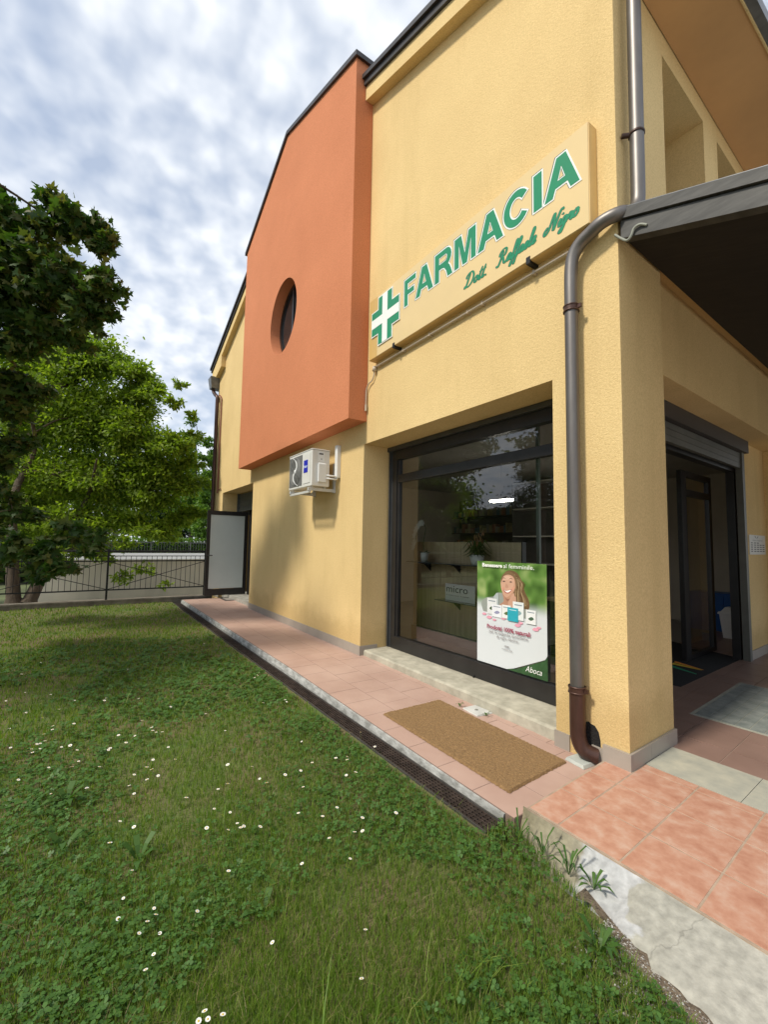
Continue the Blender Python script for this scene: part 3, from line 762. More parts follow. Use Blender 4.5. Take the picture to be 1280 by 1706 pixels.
for ch, a, b in letters:
    loops = [[(p[0]*(b-a), p[1]*.325) for p in lp] for lp in plan(ch)]
    pl = SP(a, 4.343)
    oo = []
    for i, lp in enumerate(loops):
        c = area(lp) > 0
        oo.append(offset(lp, .013 if i == 0 else -.008, c))
    pd = SP(a-.009, 4.343+.009); m1 = MB(); m1.cm = 2; m1.prism(oo, pd, YF-.0015, YF-.0005, sides=False)  # dark layer shifted up-left paints the shade of a letter recess
    m1.cm = 1; m1.prism(oo, pl, YF-.004, YF-.0016)
    m1.cm = 0; m1.prism(loops, pl, YF-.0055, YF-.0041)
    m1.build('letter', [GREEN, WH, LETTER_SHADE], sg)
# cross
def crossloop(cx, cz, A, Hh, t, d=0):
    a, h, w, v = A/2+d, Hh/2+d, t/2+d, t*.52+d
    return [(cx-w, cz-h), (cx+w, cz-h), (cx+w, cz-v), (cx+a, cz-v), (cx+a, cz+v), (cx+w, cz+v), (cx+w, cz+h), (cx-w, cz+h), (cx-w, cz+v), (cx-a, cz+v), (cx-a, cz-v), (cx-w, cz-v)]
mb = MB(); pl = SP(0, 0); cx_, cz_ = -4.487, 4.40
mb.cm = 1; mb.prism([crossloop(cx_, cz_, .61, .63, .30, .014)], pl, YF-.012, YF-.0005)
mb.cm = 0; mb.prism([crossloop(cx_, cz_, .61, .63, .30, 0)], pl, YF-.0145, YF-.0121)
mb.cm = 1; mb.prism([crossloop(cx_, cz_, .612, .632, .115, 0)], pl, YF-.0165, YF-.0146)
mb.build('cross', [GREEN, WH], sg)
# handwriting under the big letters, as brush strokes
def catmull(pts, n=7):
    P_ = [pts[0]]+list(pts)+[pts[-1]]; o = []
    for i in range(1, len(P_)-2):
        p0, p1, p2, p3 = (np.array(q, float) for q in P_[i-1:i+3])
        for k in range(n):
            t = k/n; o.append(tuple(.5*((2*p1)+(-p0+p2)*t+(2*p0-5*p1+4*p2-p3)*t*t+(-p0+3*p1-3*p2+p3)*t**3)))
    o.append(tuple(pts[-1])); return o
SCRIPT = {
 'D': (1.25, [[(.55, 1.0), (.38, .55), (.2, .08), (.02, .02), (.1, .14), (.5, .0), (.95, .2), (1.08, .62), (.85, .95), (.45, 1.02), (.1, .85), (.12, .66)]]),
 'o': (.56, [[(.30, .42), (.08, .28), (.08, .06), (.26, 0), (.44, .16), (.40, .38), (.26, .43), (.36, .34), (.56, .34)]]),
 't': (.42, [[(.05, .1), (.35, .86)], [(.22, .55), (.10, .14), (.18, .0), (.42, .14)], [(.02, .58), (.46, .60)]]),
 '.': (.4, [[(.1, .0), (.14, .04), (.1, .06)]]),
 ' ': (.35, []),
 'R': (1.15, [[(.5, .92), (.34, .5), (.12, .04), (-.08, .02), (-.12, .12)], [(.05, .62), (.12, .88), (.5, 1.04), (.86, .92), (.78, .6), (.4, .5), (.6, .4), (.78, .08), (.98, .0), (1.15, .14)]]),
 'a': (.60, [[(.44, .36), (.26, .44), (.06, .24), (.10, .02), (.26, .04), (.46, .40), (.38, .10), (.46, 0), (.60, .12)]]),
 'f': (.44, [[(.0, .10), (.28, .5), (.48, .92), (.36, 1.04), (.22, .6), (.06, -.36), (-.04, -.44), (.06, -.2), (.30, .04), (.44, .12)]]),
 'e': (.48, [[(.0, .10), (.26, .22), (.34, .38), (.22, .44), (.08, .26), (.12, .03), (.26, 0), (.48, .14)]]),
 'l': (.40, [[(.0, .10), (.28, .5), (.44, .92), (.34, 1.04), (.20, .6), (.12, .1), (.22, 0), (.40, .12)]]),
 'N': (1.22, [[(.15, .42), (-.12, .2), (-.02, -.02), (.3, .2), (.62, 1.02), (.74, .5), (.80, .0), (1.0, .5), (1.2, .96), (1.38, 1.04), (1.42, .92)]]),
 'i': (.32, [[(.0, .12), (.18, .42), (.10, .1), (.18, 0), (.32, .12)], [(.27, .62), (.30, .66), (.26, .67)]]),
 'g': (.56, [[(.44, .36), (.26, .44), (.08, .24), (.12, .04), (.28, .06), (.46, .42), (.30, -.1), (.12, -.42), (-.06, -.38), (.06, -.2), (.56, .12)]]),
 'r': (.46, [[(.0, .12), (.20, .44), (.24, .38), (.38, .38), (.30, .1), (.36, 0), (.46, .10)]]),
 'A': (1.2, [[(-.1, .0), (.0, -.06), (.3, .3), (.62, 1.0), (.66, .5), (.70, .0)], [(.05, .62), (.3, .36), (.8, .30)], [(-.15, .95), (.1, 1.0), (.3, .62), (.6, .1), (.9, -.1)]]),
 'b': (.5, [[(.36, 1.02), (.2, .6), (.1, .1), (.24, 0), (.42, .16), (.36, .38), (.22, .34), (.5, .34)]]),
 'c': (.42, [[(.36, .36), (.22, .44), (.06, .24), (.12, .02), (.26, 0), (.42, .12)]]),
}
def script(mb, text, x0, z0, width, size, wd, place_w, slant=.28, place=None, dx0=0.0, dz0=0.0):
    tot = sum(SCRIPT[c][0] for c in text); k = width/(tot*size); u = 0; n_ = 0
    for c in text:
        adv, strokes = SCRIPT[c]
        for stk_ in strokes:
            pts = catmull([((u+q[0])*size*k+q[1]*size*slant, q[1]*size) for q in stk_])
            n = len(pts); vs = []
            for i, p in enumerate(pts):
                a = np.array(pts[min(i+1, n-1)])-np.array(pts[max(i-1, 0)]); a = a/(np.linalg.norm(a)+1e-9)
                w_ = wd*(.55+.75*abs(a[1]))*min(1, .45+min(i, n-1-i)*.25)
                nx, nz = -a[1]*w_, a[0]*w_
                n_ += 1; yy = place_w-1e-6*n_
                if place: vs += [place(x0+p[0]+nx+dx0, z0+p[1]+nz+dz0, yy), place(x0+p[0]-nx+dx0, z0+p[1]-nz+dz0, yy)]
                else: vs += [(x0+p[0]+nx+dx0, yy, z0+p[1]+nz+dz0), (x0+p[0]-nx+dx0, yy, z0+p[1]-nz+dz0)]
            mb.add(vs, [(2*i, 2*i+1, 2*i+3, 2*i+2) for i in range(n-1)])
        u += adv
for txt, xa, wd_ in (('Dott.', -3.07, .31), ('Raffaele', -2.64, .42), ('Nigro', -2.13, .30)):
    mb = MB()
    for (cm, dd, t_, yy) in ((1, .005, .0150, YF-.001), (0, 0, .0125, YF-.003)):  # offset dark copy paints shade beside the strokes
        mb.cm = cm; script(mb, txt, xa, 4.075, wd_, .13, t_*.66, yy, dx0=-dd, dz0=dd*.6)
    mb.build('handwritten_word', [GREEN, LETTER_SHADE], sg)
for x in (-4.30, -2.30):
    mb = MB()
    mb.box(x-.02, x+.02, 3.035, 3.128, 3.925, 3.9475); mb.box(x-.02, x+.02, 3.010, 3.035, 3.925, 3.985)
    mb.build('bracket', DIRT, sg)

# ---- cable conduit below the sign
mb = MB()
pth = [(-1.95, 3.095, 3.875), (-4.80, 3.095, 3.875)]
mb.tube(pth, .012, 8)
mb.lathe([(0, -.03), (.03, -.03), (.03, .03), (0, .03)], (-4.86, 3.10, 3.86), 12)
loop_ = [(-4.88, 3.105, 3.84), (-4.88, 3.105, 3.78), (-4.93, 3.105, 3.72), (-5.00, 3.10, 3.70), (-5.055, 3.10, 3.64), (-5.066, 3.10, 3.55), (-5.066, 3.10, 3.36)]
mb.tube(catmull(loop_, 5), .009, 8)
mb.tube([(-5.066, 3.10, 3.42), (-5.066, 3.10, 3.33)], .016, 8)
for x in (-2.3, -2.9, -3.1, -3.7, -4.2): mb.box(x-.008, x+.008, 3.08, 3.13, 3.858, 3.892)
mb.build('cable_conduit', plain('beige_conduit', (.50, .42, .32), .5, .1, 5), label='thin beige cable conduit running along the wall below the sign', category='conduit')

# ---- downpipes
def arc(pts, n=6): return catmull(pts, n)
dp = thing('downpipe', 'thick dark copper downpipe bending round the right corner beside the shop window', 'downpipe', (-1.93, 3.06, 0))
mb = MB()
path = [(-1.505, 3.27, 6.25), (-1.508, 3.272, 5.2), (-1.512, 3.275, 4.20), (-1.512, 3.262, 4.06), (-1.522, 3.20, 3.97), (-1.56, 3.09, 3.935), (-1.66, 3.045, 3.915), (-1.76, 3.045, 3.885), (-1.85, 3.045, 3.845), (-1.905, 3.045, 3.77), (-1.922, 3.045, 3.66), (-1.925, 3.045, 3.50), (-1.925, 3.047, 2.0), (-1.925, 3.05, .44)]
p_ = [path[0], path[1]]+catmull(path[2:12], 5)+path[12:]
mb.tube(p_, .0495, 20); mb.build('upper_pipe', COPPER, dp)
mb = MB(); mb.tube([(-1.925, 3.05, .46), (-1.925, 3.05, .24)]+catmull([(-1.925, 3.05, .20), (-1.922, 3.052, .12), (-1.90, 3.065, .05), (-1.86, 3.09, .02), (-1.82, 3.12, .01)], 5), .0555, 20)
mb.build('lower_bend', COPPER2, dp)
for c, r_ in (((-1.925, 3.046, 3.36), .055), ((-1.925, 3.05, .46), .058)):
    mb = MB()
    for dz in (-.02, .02): mb.lathe([(r_, dz-.006), (r_+.006, dz-.004), (r_+.006, dz+.004), (r_, dz+.006)], c, 20)
    mb.lathe([(r_+.001, -.018), (r_+.002, .018)], c, 20)
    mb.box(c[0]+.05, c[0]+.085, c[1]-.008, c[1]+.01, c[2]-.014, c[2]+.014)
    mb.tube([(c[0], c[1]+.05, c[2]), (c[0], Y0, c[2])], .006, 6)
    mb.build('pipe_clamp', COPPER2, dp)
mb = MB(); mb.lathe([(.053, -.01), (.057, -.008), (.057, .008), (.053, .01)], (-1.512, 3.275, 4.62), 20)
mb.tube([(-1.585, 3.20, 4.62), (-1.535, 3.25, 4.62)], .018, 8)
mb.build('pipe_clamp', COPPER2, dp)
mb = MB(); mb.hexa([(-1.99, 2.985, -.048), (-1.83, 2.965, -.048), (-1.82, 3.10, -.048), (-1.98, 3.115, -.048)], [(-1.98, 2.995, -.028), (-1.84, 2.975, -.028), (-1.83, 3.10, -.028), (-1.97, 3.115, -.028)])
mb.build('base_collar', plain('pale_mortar', (.42, .44, .40), .8, .15, 9), dp)
mb = MB(); mb.tube(catmull([(-1.60, 3.10, 3.80), (-1.56, 3.10, 3.75), (-1.51, 3.09, 3.70), (-1.48, 3.09, 3.72), (-1.46, 3.09, 3.76), (-1.42, 3.09, 3.765), (-1.38, 3.10, 3.74)], 4), .009, 8)
mb.build('cable', plain('grey_cable', (.28, .29, .24), .6, .1, 6), label='short loose grey cable hanging under the canopy corner', category='cable')

dq = thing('downpipe', 'slim brown downpipe with hopper at the far left corner of the building', 'downpipe', (-13.62, 3.05, 0))
mb = MB(); mb.tube(catmull([(-13.95, 3.0, 6.22), (-13.95, 3.0, 6.12), (-13.80, 3.02, 5.98), (-13.64, 3.05, 5.86), (-13.62, 3.05, 5.7)], 4)+[(-13.62, 3.05, 2.4), (-13.62, 3.05, -.05)], .055, 12); mb.build('pipe', COPPER2, dq)
mb = MB(); mb.hexa([(-14.05, 2.90, 6.18), (-13.80, 2.90, 6.18), (-13.80, 3.12, 6.18), (-14.05, 3.12, 6.18)], [(-14.12, 2.86, 6.52), (-13.74, 2.86, 6.52), (-13.74, 3.12, 6.52), (-14.12, 3.12, 6.52)]); mb.build('hopper', GREYMETAL, dq)
mb = MB(); mb.tube([(-13.3, 3.10, 5.7), (-13.3, 3.10, 3.0), (-13.3, 3.10, 2.9)], .02, 8)
mb.tube([(-13.3, 3.10, 5.7), (-13.42, 3.09, 5.85), (-13.55, 3.08, 5.9)], .02, 8); mb.tube([(-13.3, 3.10, 3.0), (-12.95, 3.10, 3.0)], .015, 8)
mb.build('service_pipe', plain('red_brown_pipe', (.22, .07, .045), .5, .1, 6), label='thin red-brown service pipe right of the brown downpipe', category='pipe')

# ---- air conditioner
ac = thing('air_conditioner', 'white outdoor air conditioning unit on a bracket below the orange bay', 'air conditioner', (-6.34, 3.13, 2.3))
ax0, ax1, ay0, ay1, az0, az1 = -6.78, -5.905, 2.70, 2.99, 2.345, 2.905
ACW = plain('ac_paint', (.66, .65, .61), .45, .05, 4)
mb = MB(); mb.box(ax0, ax1, ay0, ay1, az0, az1-.02); mb.box(ax0-.006, ax1+.006, ay0-.006, ay1+.006, az1-.018, az1); mb.build('casing', ACW, ac, bevel=.01)
mb = MB(); fx0, fx1, fz0, fz1 = ax0+.03, ax0+.52, az0+.04, az1-.05
mb.cm = 0; mb.box(fx0, fx1, ay0-.007, ay0-.0005, fz0, fz1)
cx_, cz_ = (fx0+fx1)/2, (fz0+fz1)/2
mb.cm = 1
for k in range(9):
    r_ = .035+k*.022; mb.lathe([(r_-.004, .008), (r_-.004, .014), (r_+.004, .014), (r_+.004, .008)], (cx_, ay0, cz_), 32, axis='y')
for k in range(12):
    a = k*math.pi/6; q = (math.cos(a), math.sin(a))
    mb.tube([(cx_+q[0]*.03, ay0-.012, cz_+q[1]*.03), (cx_+q[0]*.225, ay0-.012, cz_+q[1]*.225)], .003, 5)
mb.build('fan_grille', [plain('grille_shadow_grey', (.13, .13, .125), .7, .1, 5), plain('grille_grey', (.22, .22, .21), .6, .1, 5)], ac)
# white S blades
mb = MB()
for sgn in (1, -1):
    cpts = [(0, .0), (.06, .06), (.05, .13), (-.02, .19), (-.12, .235)]
    c2 = catmull([(p[0]*sgn, p[1]*sgn) for p in cpts], 5); n = len(c2); vs = []
    for i, p in enumerate(c2):
        t_ = i/(n-1); w_ = .004+.026*math.sin(math.pi*min(1, t_*1.15+.1))**1.2*(1-t_*.6)
        a = np.array(c2[min(i+1, n-1)])-np.array(c2[max(i-1, 0)]); a /= np.linalg.norm(a)
        vs += [(cx_+p[0]-a[1]*w_, ay0-.019, cz_+p[1]+a[0]*w_), (cx_+p[0]+a[1]*w_, ay0-.019, cz_+p[1]-a[0]*w_)]
    mb.add(vs, [(2*i, 2*i+1, 2*i+3, 2*i+2) for i in range(n-1)])
    mb.add([(v[0], v[1]+.004, v[2]) for v in vs], [(2*i, 2*i+2, 2*i+3, 2*i+1) for i in range(n-1)])
mb.lathe([(.0, .024), (.03, .022), (.036, .012)], (cx_, ay0, cz_), 16, axis='y')
mb.build('grille_emblem', WHITE, ac)
mb = MB(); mb.box(ax0+.57, ax1-.055, ay0-.007, ay0-.0005, az0+.05, az1-.06); fp = mb.build('front_panel', ACW, ac, bevel=.003)
mb = MB(); mb.box(ax0+.60, ax0+.74, ay0-.011, ay0-.008, az0+.215, az0+.405)
textmesh(mb, 'Haier', lambda u, v, w: (ax0+.605+u, w, az0+.292+v), .05, .001, 'LEFT', ay0-.0125, fit=(.13, .038)) if False else None
lb = mb.build('blue_label', plain('label_blue', (.015, .018, .42), .4, .05, 5), ac)
mb = MB(); textmesh(mb, 'Haier', lambda u, v, w: (ax0+.606+u, w, az0+.288+v), .05, .0015, 'LEFT', ay0-.0125, fit=(.128, .042)); mb.build('lettering', plain('label_pale', (.6, .68, .9), .4, .03, 5), lb)
mb = MB(); mb.box(ax1+.0065, ax1+.04, ay0+.09, ay1-.07, az0+.06, az0+.33); mb.hexa([(ax1+.0065, ay0+.09, az0+.331), (ax1+.04, ay0+.09, az0+.331), (ax1+.04, ay1-.07, az0+.331), (ax1+.0065, ay1-.07, az0+.331)], [(ax1+.0065, ay0+.10, az0+.35), (ax1+.02, ay0+.10, az0+.35), (ax1+.02, ay1-.08, az0+.35), (ax1+.0065, ay1-.08, az0+.35)])
mb.build('service_cover', WHITE, ac, bevel=.006)
mb = MB(); mb.cm = 0; mb.quad((ax1+.003, ay0+.09, az0+.37), (ax1+.003, ay1-.09, az0+.37), (ax1+.003, ay1-.09, az0+.52), (ax1+.003, ay0+.09, az0+.52))
mb.cm = 1; mb.quad((ax1+.004, ay0+.11, az0+.475), (ax1+.004, ay1-.11, az0+.475), (ax1+.004, ay1-.11, az0+.50), (ax1+.004, ay0+.11, az0+.50))
mb.quad((ax1+.004, ay0+.14, az0+.40), (ax1+.004, ay0+.16, az0+.40), (ax1+.004, ay0+.15, az0+.43))
mb.build('rating_label', [WHITE, plain('label_ink', (.12, .12, .12), .6, .1, 5)], ac)
mb = MB()
for x in (ax0+.08, ax1-.10):
    mb.box(x, x+.04, 2.68, 3.10, az0-.065, az0-.02); mb.box(x, x+.045, 3.10, 3.129, az0-.075, az0+.38)
mb.box(ax0+.08, ax1-.06, 2.69, 2.72, az0-.10, az0-.066)
mb.tube([(ax0+.55, 2.9, az0-.02), (ax0+.56, 2.86, az0-.07), (ax0+.62, 2.83, az0-.10)], .009, 8)
for x in (ax0+.1, ax1-.08):
    for y in (ay0+.04, ay1-.04): mb.box(x-.02, x+.02, y-.015, y+.015, az0-.02, az0)
mb.build('wall_bracket', plain('bracket_paint', (.50, .50, .47), .5, .1, 5), ac)
mb = MB()
for dz in (0, .045): mb.tube(catmull([(ax1-.0, ay1-.06, az0+.17-dz), (ax1+.05, ay1-.05, az0+.165-dz), (ax1+.07, ay1+.02, az0+.16-dz), (ax1+.06, 3.08, az0+.165-dz), (ax1+.055, 3.10, az0+.19)], 4), .013, 8)
mb.build('refrigerant_pipe', WHITE, ac)
mb = MB(); mb.box(ax1+.015, ax1+.095, 3.065, 3.129, 2.485, 2.985); mb.build('pipe_trunking', WHITE, bevel=.008, label='short white vertical pipe trunking on the wall beside the air conditioner', category='trunking')

# ---- doormat
coir = plain('coir', (.33, .20, .085), 1, .3, 60, 1.0, 160, col2=(.22, .13, .055), bdist=.012)
mc = [(-3.345, 2.29), (-1.915, 2.285), (-1.955, 2.955), (-3.345, 2.965)]
mb = MB(); NX, NY = 150, 70; r = np.random.RandomState(3)
vs = []
for j in range(NY+1):
    for i in range(NX+1):
        a, b = i/NX, j/NY
        p = (1-b)*((1-a)*np.array(mc[0])+a*np.array(mc[1]))+b*((1-a)*np.array(mc[3])+a*np.array(mc[2]))
        e = min(i, NX-i, j, NY-j)
        z = zw(p[0])+(.003 if e == 0 else .017)+r.uniform(-.0028, .0028)*(e > 0)
        if e == 0: p = p+r.uniform(-.004, .004, 2)
        vs.append((p[0], p[1], z))
mb.add(vs, [(j*(NX+1)+i, j*(NX+1)+i+1, (j+1)*(NX+1)+i+1, (j+1)*(NX+1)+i) for j in range(NY) for i in range(NX)])
mb.build('doormat', coir, label='large brown coir doormat lying on the walkway below the shop window', category='doormat')

# ---- covers in the walkway
cv = thing('drain_cover', 'pale square drain cover beside the window sill behind the doormat', 'drain cover', (-2.98, 3.12, -.045))
mb = MB(); z = zw(-3.0)
mb.hexa([(-3.08, 3.02, z), (-2.87, 3.0, z), (-2.85, 3.176, z), (-3.07, 3.18, z)], [(-3.075, 3.025, z+.012), (-2.875, 3.005, z+.012), (-2.86, 3.172, z+.012), (-3.065, 3.175, z+.012)])
mb.build('lid', plain('pale_lid', (.52, .52, .49), .7, .1, 9), cv)
mb = MB(); mb.lathe([(.0, .016), (.014, .016), (.017, .0125)], (-2.97, 3.09, z), 12); mb.build('lid_pin', plain('pin_metal', (.2, .19, .17), .5, .1, 9), cv)
cv = thing('drain_cover', 'dark framed square drain cover in the walkway near the open side door', 'drain cover', (-11.9, 3.1, 0))
mb = MB(); mb.box(-12.2, -11.5, 2.99, 3.05, .001, .006); mb.box(-12.2, -11.5, 3.22, 3.28, .001, .006); mb.box(-12.2, -12.07, 3.05, 3.22, .001, .006); mb.box(-11.63, -11.5, 3.05, 3.22, .001, .006); mb.build('frame', plain('iron_frame', (.06, .055, .05), .7, .1, 9), cv)
mb = MB(); mb.box(-12.07, -11.63, 3.05, 3.22, .001, .004); mb.build('lid', plain('grey_lid', (.27, .24, .21), .8, .1, 9), cv)

# ---- opening-hours notice
mb = MB(); mb.cm = 0
def HN(y, z, w): return (EU(-.415+w, y), y, z)
hs = thing('opening_hours_notice', 'white printed opening hours sheet on the yellow wall right of the entrance', 'notice', (-2.2, 8.0, 1.55))
ya, yb, za, zb = 7.72, 8.50, 1.44, 1.72
mb = MB(); mb.prism([[(ya, za), (yb, za), (yb, zb), (ya, zb)]], HN, .006, -.003); mb.build('sheet', plain('white_sheet', (.66, .66, .62), .5, .02, 4), hs)
mb = MB()
for row, z in enumerate((1.60, 1.57, 1.54, 1.51, 1.48)):
    for c in range(5):
        if row == 0 and c > 2: continue
        a = ya+.06+c*.14; mb.quad(HN(a, z, .0075), HN(a+(.10 if c else .08), z, .0075), HN(a+(.10 if c else .08), z+.012, .0075), HN(a, z+.012, .0075))
textmesh(mb, 'Orario di apertura', lambda u, v, w: HN(ya+.14+u, 1.63+v, .0075), .03, 0, fit=(.5, .022))
for sgn in (1, -1):
    mb.quad(HN(8.06, 1.665, .0075), HN(8.06+sgn*.03, 1.675, .0075), HN(8.06+sgn*.10, 1.705, .0075), HN(8.06+sgn*.05, 1.70, .0075))
mb.build('printing', plain('black_ink', (.05, .05, .06), .6, .1, 9), hs)

# ---- entrance mat with coloured stripes, litter bin, blue box
mt = thing('entrance_mat', 'black entrance mat with orange, yellow and green stripes inside the doorway', 'mat', (-2.5, 6.4, 0))
mb = MB(); mb.hexa([(-4.2, 5.45, -.011), (EU(-.52, 5.45), 5.45, -.011), (EU(-.52, 7.6), 7.6, -.011), (-4.2, 8.3, -.011)], [(-4.2, 5.45, .002), (EU(-.52, 5.45), 5.45, .002), (EU(-.52, 7.6), 7.6, .002), (-4.2, 8.3, .002)]); mb.build('pile', plain('black_pile', (.008, .008, .009), 1, .3, 30, 1, 200), mt)
for pts, c in ((((-2.75, 6.62), (-2.72, 6.52), (-2.363, 6.437), (-2.36, 6.46)), (.75, .28, .03)), (((-2.72, 6.50), (-2.70, 6.40), (-2.37, 6.41), (-2.372, 6.434)), (.7, .5, .03)), (((-2.70, 6.36), (-2.70, 6.26), (-2.33, 6.15), (-2.33, 6.18)), (.02, .30, .14))):
    mb = MB(); mb.quad(*[(p[0], p[1], .0045) for p in pts]); mb.build('stripe', plain('mat_stripe', c, .9, .1, 30), mt)
bn = thing('litter_bin', 'small white swing-lid litter bin just inside the entrance', 'bin', (-2.92, 9.25, -.012))
mb = MB(); mb.hexa([(-3.03, 9.12, -.012), (-2.77, 9.12, -.012), (-2.77, 9.34, -.012), (-3.03, 9.34, -.012)], [(-3.07, 9.09, .40), (-2.73, 9.09, .40), (-2.73, 9.37, .40), (-3.07, 9.37, .40)]); mb.build('body', plain('bin_white', (.8, .8, .8), .4, .03, 5), bn, bevel=.01)
mb = MB(); mb.hexa([(-3.09, 9.07, .40), (-2.71, 9.07, .40), (-2.71, 9.39, .40), (-3.09, 9.39, .40)], [(-3.08, 9.08, .44), (-2.72, 9.08, .44), (-2.72, 9.38, .44), (-3.08, 9.38, .44)])
mb.hexa([(-3.05, 9.10, .44), (-2.75, 9.10, .44), (-2.75, 9.36, .44), (-3.05, 9.36, .44)], [(-3.0, 9.15, .52), (-2.8, 9.15, .52), (-2.8, 9.31, .52), (-3.0, 9.31, .52)]); mb.build('lid', plain('lid_white', (.78, .78, .78), .4, .03, 5), bn, bevel=.008)
mb = MB(); mb.box(-3.75, -2.60, 9.75, 10.15, -.012, .70)
for k in range(4): mb.box(-3.72+k*.29, -3.50+k*.29, 9.735, 9.75, .05, .66)
mb.build('blue_crate', plain('blue_plastic', (.012, .10, .36), .4, .1, 4), label='deep blue storage crate standing behind the white litter bin', category='crate')

# ---- inside the shop window
dpn = thing('display_stand', 'pale wooden display panel with glass shelves inside the shop window', 'display panel', (-4.3, 4.3, 0))
def PW_(x0, x1): return plain('panel_wood', (.60, .48, .30), .45, .10, 3, stretch=(7, 1, .5), col2=(.47, .37, .225))
wd = PW_(0, 1)
mb = MB()
for a, b in ((-5.15, -4.372), (-4.368, -3.36)): mb.box(a, b, 4.24, 4.30, .28, 1.545)
mb.box(-5.42, -5.152, 4.25, 4.30, .28, 1.545)
mb.build('boards', wd, dpn)
mb = MB(); mb.box(-3.36, -3.345, 4.235, 4.305, .28, 1.55); mb.build('slotted_edge', DARKMETAL, dpn)
mb = MB(); mb.box(-5.4, -3.36, 4.2, 4.4, -.012, .28); mb.build('base', plain('grey_base', (.30, .28, .24), .6, .1, 4), dpn)
SHG = plain('smoky_glass', (.10, .11, .11), .1, .1, 5)
mb = MB(); mb.box(-5.2, -3.55, 3.93, 4.236, 1.245, 1.257); mb.box(-4.60, -3.5, 3.97, 4.236, .755, .765); mb.build('glass_shelf', SHG, dpn)
for x, z in ((-4.38, 1.244), (-4.38, .754), (-5.0, 1.244), (-3.6, .754)):
    mb = MB(); mb.prism([[(4.236, z), (3.97, z), (4.12, z-.03), (4.236, z-.13)][::-1]], lambda u, v, w, x=x: (x+w, u, v), 0, .012)
    mb.build('shelf_bracket', DARKMETAL, dpn)
# window display floor
mb = MB(); mb.box(-5.0, -2.22, YG+.14, 4.19, -.011, .15); mb.build('display_plinth', plain('light_marble', (.42, .40, .34), .4, .08, 3), label='low pale plinth along the inside of the shop window', category='plinth')
# card with lettering
cdm = thing('display_card', 'white shelf card with black lettering behind the poster', 'card', (-4.3, 4.1, .76))
mb = MB(); mb.box(-4.50, -3.95, 4.08, 4.086, .767, .985); mb.build('card', plain('card_white', (.75, .75, .72), .5, .02, 4), cdm)
mb = MB(); textmesh(mb, 'micro', lambda u, v, w: (-4.475+u, w, .875+v), .1, .0, 'LEFT', 4.0785, fit=(.40, .085)); textmesh(mb, 'Il sapere per la gente', lambda u, v, w: (-4.475+u, w, .825+v), .1, .0, 'LEFT', 4.0785, fit=(.42, .02)); mb.build('lettering', plain('card_ink', (.03, .03, .035), .6, .1, 9), cdm)
# orchid
orc = thing('orchid', 'white orchid in a small white pot on the left of the glass shelf', 'potted plant', (-4.88, 4.02, 1.258))
mb = MB(); mb.lathe([(.0, 0), (.045, 0), (.062, .13), (.057, .13), (.045, .11), (0, .11)], (-4.88, 4.02, 1.258), 16); mb.build('pot', WHITE, orc)
mb = MB(); mb.smooth = False
stem = catmull([(-4.88, 4.02, 1.37), (-4.90, 4.02, 1.55), (-4.86, 4.02, 1.74), (-4.93, 4.01, 1.80), (-5.02, 4.0, 1.72), (-5.07, 4.0, 1.55), (-5.10, 4.0, 1.45)], 5)
mb.tube(stem, .004, 6)
r = random.Random(8)
for k in range(7):
    a = k*.9; d = Vector((math.cos(a), math.sin(a)*.5, .35)).normalized(); p0 = Vector((-4.88, 4.02, 1.37)); s_ = d.cross(Vector((0, 0, 1))).normalized()*.022
    mb.add([p0, p0+d*.06+s_, p0+d*.13+Vector((0, 0, -.02)), p0+d*.06-s_], [(0, 1, 2, 3)])
mb.build('stem_and_leaves', plain('orchid_green', (.05, .12, .03), .5, .2, 8), orc)
mb = MB()
for k in range(13, len(stem), 2):
    c = Vector(stem[k])+Vector((r.uniform(-.02, .02), -.015, r.uniform(-.02, .02)))
    for j in range(5):
        a = j*2*math.pi/5+r.uniform(0, .4); d = Vector((math.cos(a), -.25, math.sin(a))); n_ = Vector((-math.sin(a), 0, math.cos(a)))
        mb.add([c, c+d*.03+n_*.024, c+d*.055, c+d*.03-n_*.024], [(0, 1, 2, 3)])
mb.build('flowers', plain('petal_white', (.75, .74, .70), .7, .03, 6), orc)
pp = thing('potted_bromeliad', 'bromeliad with brownish flower heads in a white pot beside the poster', 'potted plant', (-3.86, 4.02, 1.258))
mb = MB(); mb.lathe([(0, 0), (.065, 0), (.095, .13), (.088, .13), (.07, .11), (0, .11)], (-3.86, 4.02, 1.258), 18); mb.build('pot', WHITE, pp)
mb = MB(); r = random.Random(12)
for k in range(70):
    a = r.uniform(0, 2*math.pi); l = r.uniform(.14, .27); up_ = r.uniform(.02, .20); w_ = r.uniform(.008, .014)
    p0 = Vector((-3.86, 4.02, 1.37)); q = Vector((math.cos(a), math.sin(a)*.8, 0)); s_ = Vector((-math.sin(a), math.cos(a), 0))*w_
    p1 = p0+q*l*.5+Vector((0, 0, up_)); p2 = p0+q*l+Vector((0, 0, up_*.5-.03))
    mb.add([p0-s_*.6, p0+s_*.6, p1+s_, p1-s_, p2], [(0, 1, 2, 3), (3, 2, 4)])
mb.build('leaves', leafmat('bromeliad_leaf', [(.05, .09, .02), (.10, .15, .04), (.14, .14, .05)], .2), pp)
mb = MB()
for k in range(26):
    c = Vector((-3.86+r.uniform(-.09, .09), 4.02+r.uniform(-.06, .06), 1.45+r.uniform(0, .17))); d = Vector((r.uniform(-.3, .3), r.uniform(-.3, .3), 1)).normalized()*r.uniform(.05, .09); s_ = Vector((.013, 0, 0)); t_ = Vector((0, .013, 0))
    mb.add([c, c+d*.5+s_, c+d, c+d*.5-s_], [(0, 1, 2, 3)]); mb.add([c, c+d*.5+t_, c+d, c+d*.5-t_], [(0, 1, 2, 3)])
